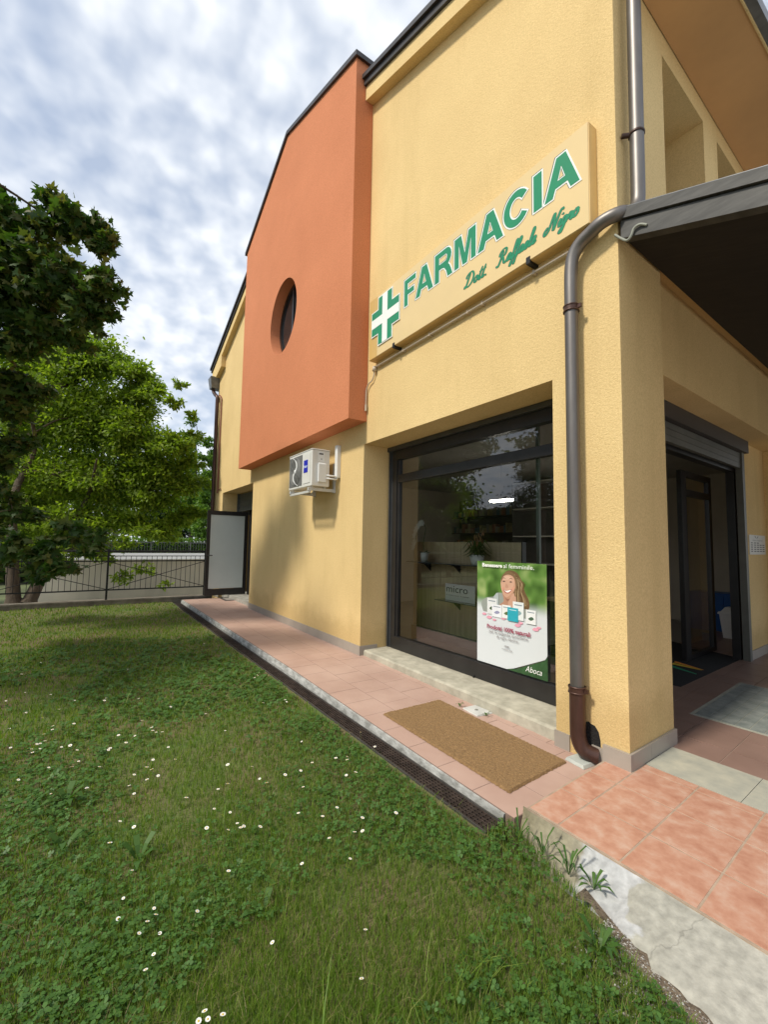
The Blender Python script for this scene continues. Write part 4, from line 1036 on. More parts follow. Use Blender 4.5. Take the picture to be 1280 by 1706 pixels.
mb.build('flower_heads', leafmat('dry_flower', [(.25, .12, .06), (.38, .22, .10), (.30, .18, .10)], .1), pp)
# shelving deeper inside
sh = thing('shelving_unit', 'tall white shelving unit at the back of the shop', 'shelves', (-6.0, 8.0, 0))
mb = MB()
for z in (.45, 1.15, 1.73, 2.33, 2.9): mb.box(-6.45, -5.05, 7.85, 8.2, z-.025, z)
mb.build('shelf', plain('shelf_white', (.62, .60, .52), .5, .03, 4), sh)
mb = MB(); mb.box(-6.47, -6.452, 7.85, 8.22, 0, 3.0); mb.box(-5.048, -5.03, 7.85, 8.22, 0, 3.0); mb.box(-6.45, -5.05, 8.2, 8.22, 0, 3.0); mb.build('frame', plain('shelf_back', (.10, .09, .08), .6, .1, 4), sh)
r = random.Random(21)
wsh = thing('wall_shelves', 'dark wall shelves filled with rows of small boxes on the left indoors', 'shelves', (-8.2, 8.8, 0))
mb = MB(); mb.box(-9.5, -6.8, 9.18, 9.25, 0, 2.8)
for z in (.5, .95, 1.4, 1.85, 2.3): mb.box(-9.5, -6.8, 8.85, 9.178, z-.02, z)
mb.build('frame', plain('brown_shelf', (.10, .07, .05), .6, .1, 4), wsh)
boxc = [(.45, .42, .36), (.30, .28, .22), (.40, .20, .12), (.16, .24, .28), (.42, .36, .18)]
bm_ = [plain('carton', c, .7, .1, 6) for c in boxc]
mb = MB()
for z in (.5, .95, 1.4, 1.85, 2.3):
    x = -9.45
    while x < -6.9:
        w_ = r.uniform(.05, .14); h_ = r.uniform(.12, .26); mb.cm = r.randrange(5); mb.box(x, x+w_, 8.9, 9.1, z+.001, z+h_); x += w_+r.uniform(.005, .03)
mb.build('boxes', bm_, wsh, kind='stuff')
tb = thing('desk', 'pale desk top on thin black legs at the right indoors', 'desk', (-3.4, 5.9, 0))
mb = MB(); mb.box(-4.1, -3.0, 5.6, 6.3, .72, .75); mb.build('desk_top', WOOD, tb)
for x, y in ((-4.05, 5.65), (-3.05, 5.65), (-4.05, 6.25), (-3.05, 6.25)):
    mb = MB(); mb.tube([(x, y, -.012), (x, y, .72)], .018, 8); mb.build('leg', DIRT, tb)
mb = MB(); mb.box(-2.715, -2.70, 4.3, 4.36, -.01, 3.04); mb.box(-3.42, -3.38, 4.6, 4.64, -.01, 3.04)
mb.build('glass_post', plain('greenish_post', (.17, .22, .19), .3, .1, 4), label='slim grey-green upright post inside the shop window above the poster', category='post')
lm = thing('ceiling_lamp', 'slim lit white strip lamp hanging indoors behind the window', 'lamp', (-5.1, 6.0, 2.75))
mb = MB(); a_ = ((-5.55, 6.0, 2.42), (-4.75, 6.0, 2.42)); mb.box(-5.45, -5.0, 6.0, 6.10, 2.285, 2.32); mb.build('diffuser', emit('lamp_light', (1, .93, .80), 24.0), lm)
mb = MB(); mb.box(-5.46, -4.99, 5.99, 6.11, 2.3205, 2.35); mb.tube([(-5.2, 6.02, 2.35), (-5.2, 6.02, 3.05)], .004, 6); mb.build('housing', DARKMETAL, lm)

# ---- poster standing in the window
PX0, PX1, PZ0, PZ1, PY = -3.44, -2.56, .262, 1.335, YG+.025
ps = thing('poster', 'tall shop window poster of a smiling woman above product boxes', 'poster', (-3.0, PY, PZ0))
def U(u, v, w=0): return (PX0+u*(PX1-PX0), PY-w, PZ0+v*(PZ1-PZ0))
def bokeh(t, b, r, s):
    v = t.nodes.new('ShaderNodeTexNoise'); v.inputs['Scale'].default_value = 6.5; v.inputs['Detail'].default_value = 1.0
    t.links.new(s, v.inputs['Vector']); q = t.nodes.new('ShaderNodeValToRGB'); t.links.new(v.outputs['Fac'], q.inputs[0])
    e = q.color_ramp.elements; e[0].position = .3; e[0].color = (.05, .115, .02, 1); e[1].position = .72; e[1].color = (.33, .42, .16, 1)
    k = e.new(.5); k.color = (.12, .24, .05, 1)
    # fades to the white foot of the sheet
    sx = t.nodes.new('ShaderNodeSeparateXYZ'); t.links.new(s, sx.inputs[0])
    m = t.nodes.new('ShaderNodeMapRange'); m.interpolation_type = 'SMOOTHSTEP'; m.inputs[1].default_value = PZ0+.52*1.073; m.inputs[2].default_value = PZ0+.66*1.073; t.links.new(sx.outputs[2], m.inputs[0])
    x = t.nodes.new('ShaderNodeMixRGB'); x.inputs[1].default_value = (.66, .70, .72, 1); t.links.new(m.outputs[0], x.inputs[0]); t.links.new(q.outputs[0], x.inputs[2])
    t.links.new(x.outputs[0], b.inputs['Base Color'])
mb = MB(); body = [(0, 0.0), (.46, 0.0), (.56, .025), (.97, .175), (1, .21), (1, 1), (0, 1)]
mb.prism([[(p[0], p[1]) for p in body]], lambda u, v, w: U(u, v, w), 0, -.002)
mb.build('sheet', plain('poster_print', (.3, .3, .3), .35, .1, 4, extra=bokeh), ps)
mb = MB(); mb.prism([[(.46, -.002), (1, -.002), (1, .20), (.96, .165), (.58, .022)]], lambda u, v, w: U(u, v, w), -.003, -.005)
mb.build('lower_corner', plain('poster_green_corner', (.035, .10, .035), .4, .4, 5), ps)
def flat(name, pts, col, w, mname, sm=True, parent=ps, rough=.4):
    p = catmull(list(pts)+[pts[0]], 5)[:-1] if sm else pts
    mb = MB(); mb.prism([p], lambda u, v, ww: U(u, v, ww), w, w-.0004, sides=False); return mb.build(name, plain(mname, col, rough, .05, 12), parent)
W0 = .0006
wm = flat('printed_woman', [(.10, .50), (.07, .58), (.14, .635), (.27, .66), (.32, .70), (.48, .70), (.60, .665), (.72, .63), (.77, .55), (.76, .5)], (.30, .33, .30), W0, 'print_shirt')
flat('hair', [(.385, .79), (.40, .86), (.46, .915), (.54, .925), (.62, .90), (.68, .83), (.72, .74), (.775, .66), (.77, .59), (.71, .585), (.66, .60), (.60, .57), (.55, .62), (.56, .72), (.50, .85), (.40, .84)], (.16, .095, .045), 2*W0, 'print_hair', parent=wm)
flat('hair_light', [(.56, .90), (.63, .86), (.67, .78), (.71, .70), (.755, .64), (.73, .61), (.68, .70), (.63, .79), (.58, .86)], (.36, .25, .13), 3*W0, 'print_hair_light', parent=wm)
flat('neck', [(.40, .70), (.42, .63), (.36, .585), (.43, .55), (.53, .56), (.55, .64), (.545, .72)], (.46, .25, .17), 4*W0, 'print_neck', parent=wm)
flat('face', [(.375, .80), (.385, .745), (.41, .70), (.445, .67), (.49, .655), (.53, .68), (.57, .73), (.60, .79), (.605, .84), (.57, .885), (.50, .90), (.43, .88), (.39, .85)], (.62, .37, .26), 5*W0, 'print_skin', parent=wm)
flat('cheek', [(.39, .745), (.41, .765), (.43, .75), (.42, .73)], (.66, .33, .23), 6*W0, 'print_cheek', parent=wm)
flat('cheek', [(.535, .755), (.56, .775), (.58, .765), (.56, .74)], (.66, .33, .23), 6*W0, 'print_cheek', parent=wm)
flat('nose', [(.455, .80), (.445, .765), (.465, .755), (.49, .765), (.475, .79)], (.54, .30, .205), 6*W0, 'print_nose', parent=wm)
for a in (.425, .525):
    flat('eyebrow', [(a-.03, .838), (a, .853), (a+.035, .842), (a, .847)], (.15, .08, .04), 6*W0, 'print_brow', parent=wm)
    flat('eye', [(a-.02, .815), (a, .823), (a+.021, .816), (a, .811)], (.05, .035, .03), 6*W0, 'print_eye', parent=wm)
flat('lips', [(.415, .738), (.46, .733), (.54, .748), (.51, .715), (.47, .705), (.435, .715)], (.45, .12, .10), 6*W0, 'print_lips', parent=wm)
flat('teeth', [(.425, .734), (.46, .730), (.53, .743), (.50, .720), (.465, .715)], (.85, .83, .80), 7*W0, 'print_teeth', parent=wm)
flat('hair_strand', [(.385, .80), (.395, .86), (.45, .905), (.53, .915), (.60, .87), (.62, .80), (.60, .74), (.595, .80), (.57, .86), (.50, .885), (.42, .865)], (.21, .13, .065), 8*W0, 'print_hair_front', parent=wm)
rs = random.Random(33)
for k in range(46):
    t = k/45; x0 = .50+.16*t+rs.uniform(-.02, .02); x1 = .57+.18*t+rs.uniform(-.015, .015)
    pts = catmull([(x0-.02, .905-.06*t*t), (x0+.05, .86-.05*t), (.585+.10*t, .76-.02*t), (x1-.005, .67), (x1, .60+rs.uniform(0, .03))], 3); c = rs.choice([(.13, .07, .03), (.22, .14, .07), (.33, .23, .12), (.42, .31, .18), (.10, .055, .03)])
    m_ = MB(); n_ = len(pts); vv = []
    for i_, p_ in enumerate(pts): vv += [U(p_[0]-.004, p_[1], 3.4*W0+k*2e-6), U(p_[0]+.004, p_[1], 3.4*W0+k*2e-6)]
    m_.add(vv, [(2*i_, 2*i_+1, 2*i_+3, 2*i_+2) for i_ in range(n_-1)])
    if k == 0: strands = MB(); smats = []
    if c not in smats: smats.append(c)
    strands.cm = smats.index(c); strands.add(m_.v, m_.f)
strands.build('hair_strands', [plain('print_strand', c, .4, .05, 9) for c in smats], wm)
flat('face_shade', [(.60, .84), (.605, .80), (.57, .73), (.53, .68), (.49, .655), (.46, .662), (.52, .70), (.56, .76), (.575, .83), (.55, .885)], (.52, .29, .19), 5.4*W0, 'print_skin_shade', parent=wm)
flat('forehead_light', [(.41, .83), (.44, .865), (.50, .87), (.54, .84), (.48, .835)], (.70, .45, .33), 5.6*W0, 'print_skin_light', parent=wm)
flat('neck_shade', [(.44, .67), (.50, .655), (.545, .69), (.55, .64), (.47, .635)], (.33, .165, .11), 5.7*W0-.0009, 'print_neck_shade', parent=wm)
flat('hand', [(.50, .57), (.485, .62), (.515, .66), (.545, .70), (.575, .715), (.58, .69), (.60, .68), (.60, .62), (.58, .56)], (.58, .34, .24), 8*W0, 'print_hand', parent=wm)
flat('collar', [(.27, .66), (.33, .70), (.345, .63), (.33, .57), (.29, .60)], (.42, .47, .47), 8*W0, 'print_collar', parent=wm)
for (x, z, s_) in ((.20, .45, 1), (.28, .435, .7), (.12, .475, .8), (.62, .425, 1), (.66, .45, .8), (.86, .42, 1), (.90, .44, .7), (.42, .465, .9)):
    flat('blossom', [(x-.045*s_, z-.004), (x-.015*s_, z+.014*s_), (x+.04*s_, z+.010*s_), (x+.03*s_, z-.008*s_), (x-.01*s_, z-.014*s_)], (.78, .36, .46), 9*W0, 'print_pink', parent=wm)
for i, (x, z, w_, h_, c) in enumerate(((.17, .485, .15, .155, (.72, .74, .74)), (.245, .465, .15, .12, (.78, .80, .84)), (.40, .47, .13, .125, (.80, .82, .80)), (.56, .475, .15, .165, (.76, .80, .80)), (.74, .46, .13, .125, (.80, .82, .82)), (.485, .455, .15, .125, (.03, .38, .48)))):
    bx = flat('printed_box', [(x, z), (x+w_, z), (x+w_, z+h_), (x, z+h_)], c, (10+i*2)*W0, 'print_box', sm=False)
    if c[0] > .1:
        flat('box_motif', [(x+w_*.2, z+h_*.35), (x+w_*.5, z+h_*.25), (x+w_*.8, z+h_*.4), (x+w_*.55, z+h_*.52)], [(.05, .09, .04), (.30, .30, .45), (.10, .16, .06), (.25, .40, .42), (.07, .13, .08)][i], (11+i*2)*W0, 'print_motif', parent=bx)
    flat('box_text', [(x+w_*.15, z+h_*.80), (x+w_*.85, z+h_*.80), (x+w_*.85, z+h_*.86), (x+w_*.15, z+h_*.86)], (.25, .30, .35) if c[0] > .1 else (.5, .7, .75), (11+i*2)*W0, 'print_small_type', sm=False, parent=bx)
def UT(u0, v0): return lambda u, v, w: (PX0+u0*(PX1-PX0)+u, PY-.0155, PZ0+v0*(PZ1-PZ0)+v)
PW2 = plain('print_white', (.86, .87, .84), .5, .02, 4)
mb = MB(); textmesh(mb, 'Benessere', UT(.10, .945), .1, .004, fit=(.275, .040)); mb.build('headline', PW2, ps)
mb = MB(); textmesh(mb, 'al femminile.', UT(.43, .945), .1, .0, fit=(.375, .042))
mb.build('headline', PW2, ps)
mb = MB(); textmesh(mb, 'Prodotti 100% naturali', UT(.175, .345), .1, .003, fit=(.55, .045)); mb.build('slogan_text', plain('print_plum', (.33, .05, .10), .5, .05, 9), ps)
mb = MB(); textmesh(mb, 'per le esigenze quotidiane', UT(.21, .300), .1, 0, fit=(.49, .038)); mb.build('small_print', plain('print_grey', (.22, .20, .21), .5, .05, 9), ps); mb = MB(); textmesh(mb, 'di ogni donna.', UT(.325, .262), .1, 0, fit=(.28, .036))
textmesh(mb, '100%', UT(.44, .20), .1, .002, fit=(.06, .02)); textmesh(mb, 'naturale', UT(.405, .175), .1, 0, fit=(.13, .017))
mb.build('small_print', bpy.data.materials['print_grey'], ps)
mb = MB(); textmesh(mb, 'Aboca', lambda u, v, w: (PX0+.72*(PX1-PX0)+u+.25*v, PY-.001, PZ0+.035+v), .1, .0, fit=(.185, .055))
mb.build('logo', PW2, ps)
#PART3
# ================================================================== FENCE AND WHAT LIES BEYOND
FXX = -12.70
fn = thing('iron_fence', 'black iron railing with crossed bars at the end of the lawn', 'fence', (FXX, 0, .12))
mb = MB(); mb.box(FXX-.16, FXX+.08, -9, 2.92, -.6, .0); mb.box(FXX-.18, FXX+.10, -9, 2.92, .001, .035)
mb.build('base_wall', plain('fence_base_concrete', (.24, .215, .17), .9, .2, 4, .4, 40, col2=(.12, .105, .08)), fn)
posts = [2.72, .47, -1.78, -4.03, -6.28, -8.53]
for y in posts:
    mb = MB(); mb.box(FXX-.022, FXX+.022, y-.022, y+.022, .035, 1.27); mb.build('post', DIRT, fn)
for y0_, y1_ in zip(posts[1:], posts[:-1]):
    mb = MB(); a, b = y0_+.023, y1_-.023
    mb.tube([(FXX, a, 1.215), (FXX, b, 1.215)], .022, 8); mb.box(FXX-.008, FXX+.008, a, b, 1.085, 1.105); mb.box(FXX-.014, FXX+.014, a, b, .955, .985); mb.box(FXX-.014, FXX+.014, a, b, .255, .285)
    n = 19
    for k in range(1, n):
        y = a+(b-a)*k/n; mb.tube([(FXX, y, .285), (FXX, y, 1.086)], .0065, 6, caps=False)
    mb.tube([(FXX+.02, a, .29), (FXX+.02, b, .95)], .009, 6); mb.tube([(FXX-.02, a, .95), (FXX-.02, b, .29)], .009, 6)
    mb.build('railing_panel', DIRT, fn)
mb = MB(); mb.box(-17.30, -17.06, -1.28, 9, -.62, .80); mb.box(-17.33, -17.03, -1.31, 9, .80, .84)
mb.build('retaining_wall', plain('beige_render', (.66, .62, .53), .9, .1, 1.5, .2, 30, stretch=(1, 1, .4)), label='long beige retaining wall seen through the iron railing', category='wall')
rf = thing('far_railing', 'pale grey railing in front of the hedge across the raised road', 'fence', (-27.4, 3, .8))
for k in range(9):
    y = -5+k*2.0; mb = MB(); mb.box(-27.42, -27.38, y-.02, y+.02, .78, 1.42); mb.build('post', GREYMETAL, rf)
mb = MB(); mb.box(-27.41, -27.39, -5, 11, 1.36, 1.40); mb.box(-27.41, -27.39, -5, 11, .90, .93)
y = -4.9
while y < 11: mb.box(-27.405, -27.395, y-.008, y+.008, .93, 1.36); y += .14
mb.build('bars', GREYMETAL, rf)
mb = MB(); mb.quad((-60, -40, .60), (-27.5, -40, .78), (-27.5, 60, .78), (-60, 60, 1.0)); mb.quad((-27.5, -40, .6), (-27.44, -40, .6), (-27.44, 60, .6), (-27.5, 60, .78)); mb.build('grass_bank', plain('bank_green', (.05, .09, .02), 1, .3, 1), kind='structure')

# ------------------------------------------------------------------ foliage
MAPLE = [(0, -.10), (.10, -.02), (.42, -.12), (.30, .06), (.52, .28), (.28, .26), (.24, .34), (.10, .38), (.0, .78)]
def leafshape(kind):
    if kind == 'maple':
        h = [(0, -.08), (.16, -.05), (.40, -.20), (.32, .0), (.58, .22), (.36, .24), (.30, .36), (.14, .34), (.12, .52), (0, .80)]
        pts = h+[(-x, y) for x, y in h[-2:0:-1]]
        v = [(0, .12, 0)]+[(x, y, -.16*abs(x)-.05*y*y) for x, y in pts]
        n = len(pts); f = [(0, 1+i, 1+(i+1) % n) for i in range(n)]
        return np.array(v), f
    v = [(0, 0, 0), (.24, .32, -.05), (.16, .72, -.09), (0, 1, -.16), (-.16, .72, -.09), (-.24, .32, -.05)]
    return np.array(v), [(0, 1, 2, 3), (0, 3, 4, 5)]
def leaf_arrays(pos, axis, size, kind, rng, flat=.6):
    S, F = leafshape(kind); n = len(pos)
    up = np.tile([0, 0, 1.0], (n, 1))*flat+rng.normal(0, .45, (n, 3))
    a = axis/np.maximum(1e-6, np.linalg.norm(axis, axis=1, keepdims=True))
    nrm = up-a*np.sum(up*a, 1, keepdims=True); nrm /= np.maximum(1e-6, np.linalg.norm(nrm, axis=1, keepdims=True))
    sx = np.cross(a, nrm)
    sc = size*rng.uniform(.65, 1.2, (n, 1, 1))
    V = pos[:, None, :]+sc*(S[None, :, 0:1]*sx[:, None, :]+S[None, :, 1:2]*a[:, None, :]+S[None, :, 2:3]*nrm[:, None, :])
    m = len(S); k = len(F[0])
    Fa = np.array(F)[None]+(np.arange(n)*m)[:, None, None]
    return V.reshape(-1, 3), np.full(n*len(F), k), Fa.ravel()
BARK = plain('bark', (.085, .065, .045), .95, .35, 8, .8, 30, stretch=(1, 1, .3), bdist=.02)
def tree(name, label, trunks, blobs, leaf, size, n, mat, seed, r0=.16, flat=.6, droop=.25, group=None, sub=1.0, sig=.17, loc=None):
    rng = np.random.RandomState(seed); r = random.Random(seed)
    base = Vector(trunks[0][0]); th = thing(name, label, 'tree', base, group)
    nodes = []; mb = MB()
    for tp in trunks:
        pts = catmull(tp, 5); m = len(pts); rs = [r0*(1.25 if i == 0 else 1-.93*i/m) for i in range(m)]
        mb.tube(pts, rs, 9); nodes += [(Vector(p), max(.05, rs[i])) for i, p in enumerate(pts)][2:]
    vol = [b[1]**2*(b[2] if len(b) > 2 else 1) for b in blobs]; tot = sum(vol)
    POS = []; AX = []
    o_ = sorted(range(len(blobs)), key=lambda i_: min((q[0]-Vector(blobs[i_][0])).length for q in nodes))
    for b, v in [(blobs[i_], vol[i_]) for i_ in o_]:
        c = Vector(b[0]); R_ = b[1]; cnt = max(12, int(n*v/tot))
        node, nr = min(nodes, key=lambda q: (q[0]-c).length+max(0, q[0].z-c.z)*1.5)
        mid = (node+c)/2+Vector((0, 0, (c-node).length*.10))+Vector((r.uniform(-.15, .15), r.uniform(-.15, .15), 0))
        path = catmull([tuple(node), tuple(mid), tuple(c)], 4); rr_ = min(nr*.6, .03+.012*(c-node).length, .008+.045*R_)
        mb.tube(path, [rr_*(1-.6*i/(len(path)-1)) for i in range(len(path))], 6); nodes.append((c, rr_*.55))
        ns = max(3, int(sub*9*R_**.8+3))
        d = rng.normal(size=(ns, 3)); d /= np.linalg.norm(d, axis=1, keepdims=True)
        rad = R_*rng.uniform(.35, 1.0, (ns, 1))**.6; q = d*rad; q[:, 2] *= .8
        for s_ in q[:40]:
            e = c+Vector(s_); mb.tube([c-(c-e)*.05, (c+e)/2+Vector((0, 0, .06*R_)), e], [.012*R_+.004, .008*R_+.003, .003], 4, caps=False)
        k = rng.randint(0, ns, cnt); t = rng.uniform(.15, 1.0, (cnt, 1))
        g_ = rng.normal(0, 1, (cnt, 3))*R_*sig*(1.0)*np.array([1, 1, .6])
        lp = q[k]*t**.5+g_
        POS.append(lp+np.array(c)); AX.append(q[k]/R_*.7+rng.normal(0, .55, (cnt, 3))+np.array([0, 0, -droop]))
    mb.build('trunk', BARK, th)
    pos = np.concatenate(POS); ax = np.concatenate(AX)
    V, cts, idx = leaf_arrays(pos, ax, size, leaf, rng, flat)
    npmesh('crown', V, cts, idx, mat, th)
    return th
LM = leafmat('maple_leaf', [(.025, .06, .011), (.04, .09, .016), (.055, .12, .022), (.08, .12, .024), (.13, .13, .04)], .38)
LB = leafmat('fresh_leaf', [(.12, .19, .016), (.16, .25, .024), (.22, .32, .034), (.30, .39, .05)], .52)
LF = leafmat('far_leaf', [(.07, .15, .02), (.11, .21, .03), (.16, .27, .04)], .45)
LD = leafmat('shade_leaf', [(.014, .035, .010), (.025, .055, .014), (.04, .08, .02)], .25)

mt_ = (-8.4, -3.3)
bl = []
for px, py, d, r_ in ((-30, 395, 8.2, .85), (20, 395, 8, .72), (85, 365, 7.8, .55), (145, 372, 7.6, .50), (175, 405, 7.5, .28), (60, 455, 8, .9), (125, 480, 7.7, .62), (178, 480, 7.4, .40), (20, 555, 8.3, .9), (100, 540, 8, .55), (150, 525, 7.8, .42), (-10, 660, 8.6, .85), (45, 640, 8.6, .45), (0, 760, 8.8, .7), (-40, 850, 9, .8), (-60, 450, 8.3, 1.3), (-120, 600, 8.5, 1.4), (20, 850, 8.6, .45)):
    bl.append((P(px, py, d*.86), r_*.86, 2.6))
for p_, r_ in (((-6.9, -3.1, 5.4), 1.2), ((-6.2, -3.9, 4.6), 1.0), ((-7.6, -3.6, 4.7), 1.0), ((-6.7, -2.7, 6.0), .9), ((-7.4, -2.8, 3.6), .6)): bl.append((p_, r_, .9))
for px, py, d, r_ in ((30, 905, 5.9, .28), (75, 915, 5.7, .30), (120, 890, 5.6, .26), (155, 905, 5.5, .20), (65, 950, 5.7, .22), (110, 945, 5.6, .2), (-40, 900, 6.2, .4), (-10, 950, 6.0, .25), (175, 890, 5.4, .10)):
    bl.append((P(px, py, d), r_, 1.7))
tree('maple_tree', 'large dark maple reaching in from the left with lobed leaves', [[(-7.2, -2.75, ZG-.1), (-7.25, -2.7, 1.6), (-7.15, -2.7, 3.2), (-7.1, -2.5, 4.6), (-6.9, -2.1, 5.8)]], bl, 'maple', .145, 27000, LM, 11, r0=.16, flat=.75, droop=.3, sig=.20)
bl = [(P(a, b, d), r_) for a, b, d, r_ in ((40, 590, 13.5, 1.2), (120, 600, 13, 1.0), (170, 590, 12.8, .8), (215, 625, 12.6, .62), (255, 655, 12.5, .42), (290, 670, 12.4, .25), (60, 700, 13.4, 1.5), (150, 700, 13, 1.4), (225, 720, 12.7, 1.0), (275, 745, 12.6, .62), (308, 740, 12.5, .28), (100, 800, 13, 1.4), (190, 805, 12.8, 1.15), (260, 815, 12.8, .85), (300, 805, 12.9, .5), (30, 820, 13, 1.2), (210, 870, 12.4, .65), (140, 880, 12.3, .8), (270, 880, 13.0, .6), (60, 880, 12.6, .8), (240, 655, 12.8, .5), (300, 860, 13.2, .4), (315, 770, 12.9, .4), (325, 725, 12.9, .22), (322, 690, 12.8, .16), (300, 640, 12.7, .18), (335, 800, 13.4, .35), (330, 850, 13.4, .35), (250, 780, 13, 1.0), (200, 680, 13, 1.1))]
bl += [(P(a, b, d), r_, .35) for a, b, d, r_ in ((30, 780, 11.6, .7), (90, 790, 11.6, .7), (150, 800, 11.8, .6), (30, 870, 11.5, .6), (90, 865, 11.3, .6), (150, 880, 11.3, .5), (60, 915, 11.2, .42), (120, 915, 11.2, .4), (10, 930, 11.2, .4), (200, 905, 11.6, .35), (160, 925, 11.3, .3), (240, 890, 11.9, .4), (90, 940, 11.2, .3), (240, 945, 11.6, .28), (200, 960, 11.6, .30), (275, 975, 11.7, .16), (170, 930, 11.7, .3), (120, 640, 13, 2.0))]

tb_ = onz(22, 1006, ZG)
tree('leafy_tree', 'bright green spreading tree with forked trunk beside the iron railing', [[tuple(tb_), (tb_.x-.1, tb_.y-.10, 1.0), (tb_.x-.5, tb_.y-.2, 2.6), (tb_.x-.9, tb_.y+.1, 4.0), (-13.2, -1.5, 5.2)], [(tb_.x+.02, tb_.y+.28, ZG), (tb_.x-.1, tb_.y+.55, .7), (tb_.x-.4, tb_.y+1.0, 1.8), (tb_.x-.7, tb_.y+1.35, 2.7), (-13.0, .1, 3.5)]],
     bl, 'simple', .125, 115000, LB, 5, r0=.16, flat=.6, droop=.15, sub=1.6, sig=.2)
def mult(name, label, base, h, blobs, mat, seed, n, size, group='trees beyond the raised road', r0=.18):
    b = Vector(base)
    return tree(name, label, [[base, (b.x, b.y, b.z+h*.3), (b.x+.1, b.y+.1, b.z+h*.6), (b.x, b.y, b.z+h*.9)]], blobs, 'simple', size, n, mat, seed, r0=r0, group=group, sub=1.4)
def gp(px, d, z): v = P(px, 900, d); return (v.x, v.y, z)
mult('poplar_tree', 'slim pale green tree standing beyond the railing beside the downpipe', gp(346, 27, .8), 6.5, [(P(346, y, 27), r_) for y, r_ in ((735, .45), (765, .7), (800, .85), (840, 1.0), (880, .9))], LF, 31, 9000, .19)
mult('birch_tree', 'tall light green tree between the leafy crown and the downpipe', gp(318, 31, .8), 9, [(P(x, y, 31), r_) for x, y, r_ in ((322, 700, .5), (318, 735, .9), (312, 775, 1.3), (322, 820, 1.5), (312, 862, 1.4), (330, 860, 1.2))], LF, 32, 12000, .22)
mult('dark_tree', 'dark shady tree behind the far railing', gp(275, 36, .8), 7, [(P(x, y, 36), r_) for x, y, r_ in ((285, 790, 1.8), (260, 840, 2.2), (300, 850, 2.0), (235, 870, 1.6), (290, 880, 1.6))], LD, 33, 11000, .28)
mult('broad_tree', 'broad mid green tree far behind the leafy tree', gp(190, 38, .8), 9, [(P(x, y, 38), r_) for x, y, r_ in ((190, 720, 2.4), (150, 780, 3.0), (220, 790, 2.6), (180, 850, 3.2), (120, 860, 2.8))], LF, 34, 10000, .3)
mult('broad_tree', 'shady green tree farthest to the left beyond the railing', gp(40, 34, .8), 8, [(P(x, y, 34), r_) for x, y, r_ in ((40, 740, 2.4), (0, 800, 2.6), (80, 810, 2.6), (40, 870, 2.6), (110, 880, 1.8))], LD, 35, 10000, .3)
# trees on the street side: they stand left of the picture and show in the shop window
for i, (x, y, h, m_, lab) in enumerate(((-19, -8, 8.0, LB, 'bright round street tree mirrored in the left half of the shop window'), (-22, -13, 5.5, LD, 'dark street tree mirrored in the shop window behind the bright one'), (-12.5, -11, 8, LD, 'dark street tree mirrored at the right of the shop window'), (-30, -17, 7.5, LF, 'distant green street tree mirrored in the shop window'), (-20, -22, 7.5, LD, 'tall dark street tree mirrored low in the shop window'))):
    r = random.Random(50+i)
    bb = [((x+r.uniform(-2, 2), y+r.uniform(-2, 2), h*.42+r.uniform(0, h*.5)), r.uniform(1.3, 2.0)) for _ in range(11)]
    mult('street_tree', lab, (x, y, -.6 if x < -12.9 else ZG), h, bb, m_, 60+i, 6000, .22, group='street trees mirrored in the window')
def leafwall(name, label, x0, x1, y0, y1, z0, z1, n, size, mat, seed, core):
    """a clipped hedge: leaves crowded near the faces of a box round a dark core"""
    rng = np.random.RandomState(seed); th = thing(name, label, 'hedge', ((x0+x1)/2, (y0+y1)/2, z0))
    pos = rng.uniform([x0, y0, z0], [x1, y1, z1], (n, 3)); ax = rng.normal(0, .6, (n, 3))+np.array([0, 0, .2])
    f = rng.randint(0, 3, n); 
    pos[f == 0, 2] = z1-abs(rng.normal(0, .10, (f == 0).sum())); sel = f == 1; pos[sel, 0] = x1-abs(rng.normal(0, .12, sel.sum())); sel = f == 2; pos[sel, 1] = np.where(rng.rand(sel.sum()) < .5, y0, y1)
    V, c, ix = leaf_arrays(pos, ax, size, 'simple', rng, .3); npmesh('leaves', V, c, ix, mat, th)
    mb = MB(); mb.box(x0+.15, x1-.2, y0+.15, y1-.15, z0, z1-.2); mb.build('branches', core, th)
leafwall('hedge', 'long clipped green hedge behind the far pale railing', -29.3, -27.9, -10, 14, .7, 1.62, 16000, .14, LF, 71, plain('hedge_core', (.02, .035, .012), 1, .2, 3))
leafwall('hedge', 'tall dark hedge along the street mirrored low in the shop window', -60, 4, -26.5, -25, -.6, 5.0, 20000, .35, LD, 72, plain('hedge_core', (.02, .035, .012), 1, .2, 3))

# ------------------------------------------------------------------ grass, clover, daisies
rng = np.random.RandomState(1)
def lawn_limit(x):
    return np.where(x < -1.76, 1.875, np.interp(x, [a for a, _, _ in st], [b-.055 for _, b, _ in st]))
def inlawn(p, m=0.0):
    return (p[:, 0] > -12.55) & (p[:, 1] < lawn_limit(p[:, 0])-m) & (p[:, 1] > -4)
def patchy(p, s, seed):
    """soft value noise, 0..1"""
    R_ = np.random.RandomState(seed); G = R_.rand(64, 64)
    def one(q):
        q = q+100.3; i = np.floor(q).astype(int); f = q-i; f = f*f*(3-2*f)
        a = G[i[:, 0] % 64, i[:, 1] % 64]; b = G[(i[:, 0]+1) % 64, i[:, 1] % 64]; c = G[i[:, 0] % 64, (i[:, 1]+1) % 64]; d = G[(i[:, 0]+1) % 64, (i[:, 1]+1) % 64]
        return (a*(1-f[:, 0])+b*f[:, 0])*(1-f[:, 1])+(c*(1-f[:, 0])+d*f[:, 0])*f[:, 1]
    return (one(p[:, :2]*s)*.6+one(p[:, :2]*s*2.3+7)*.4)
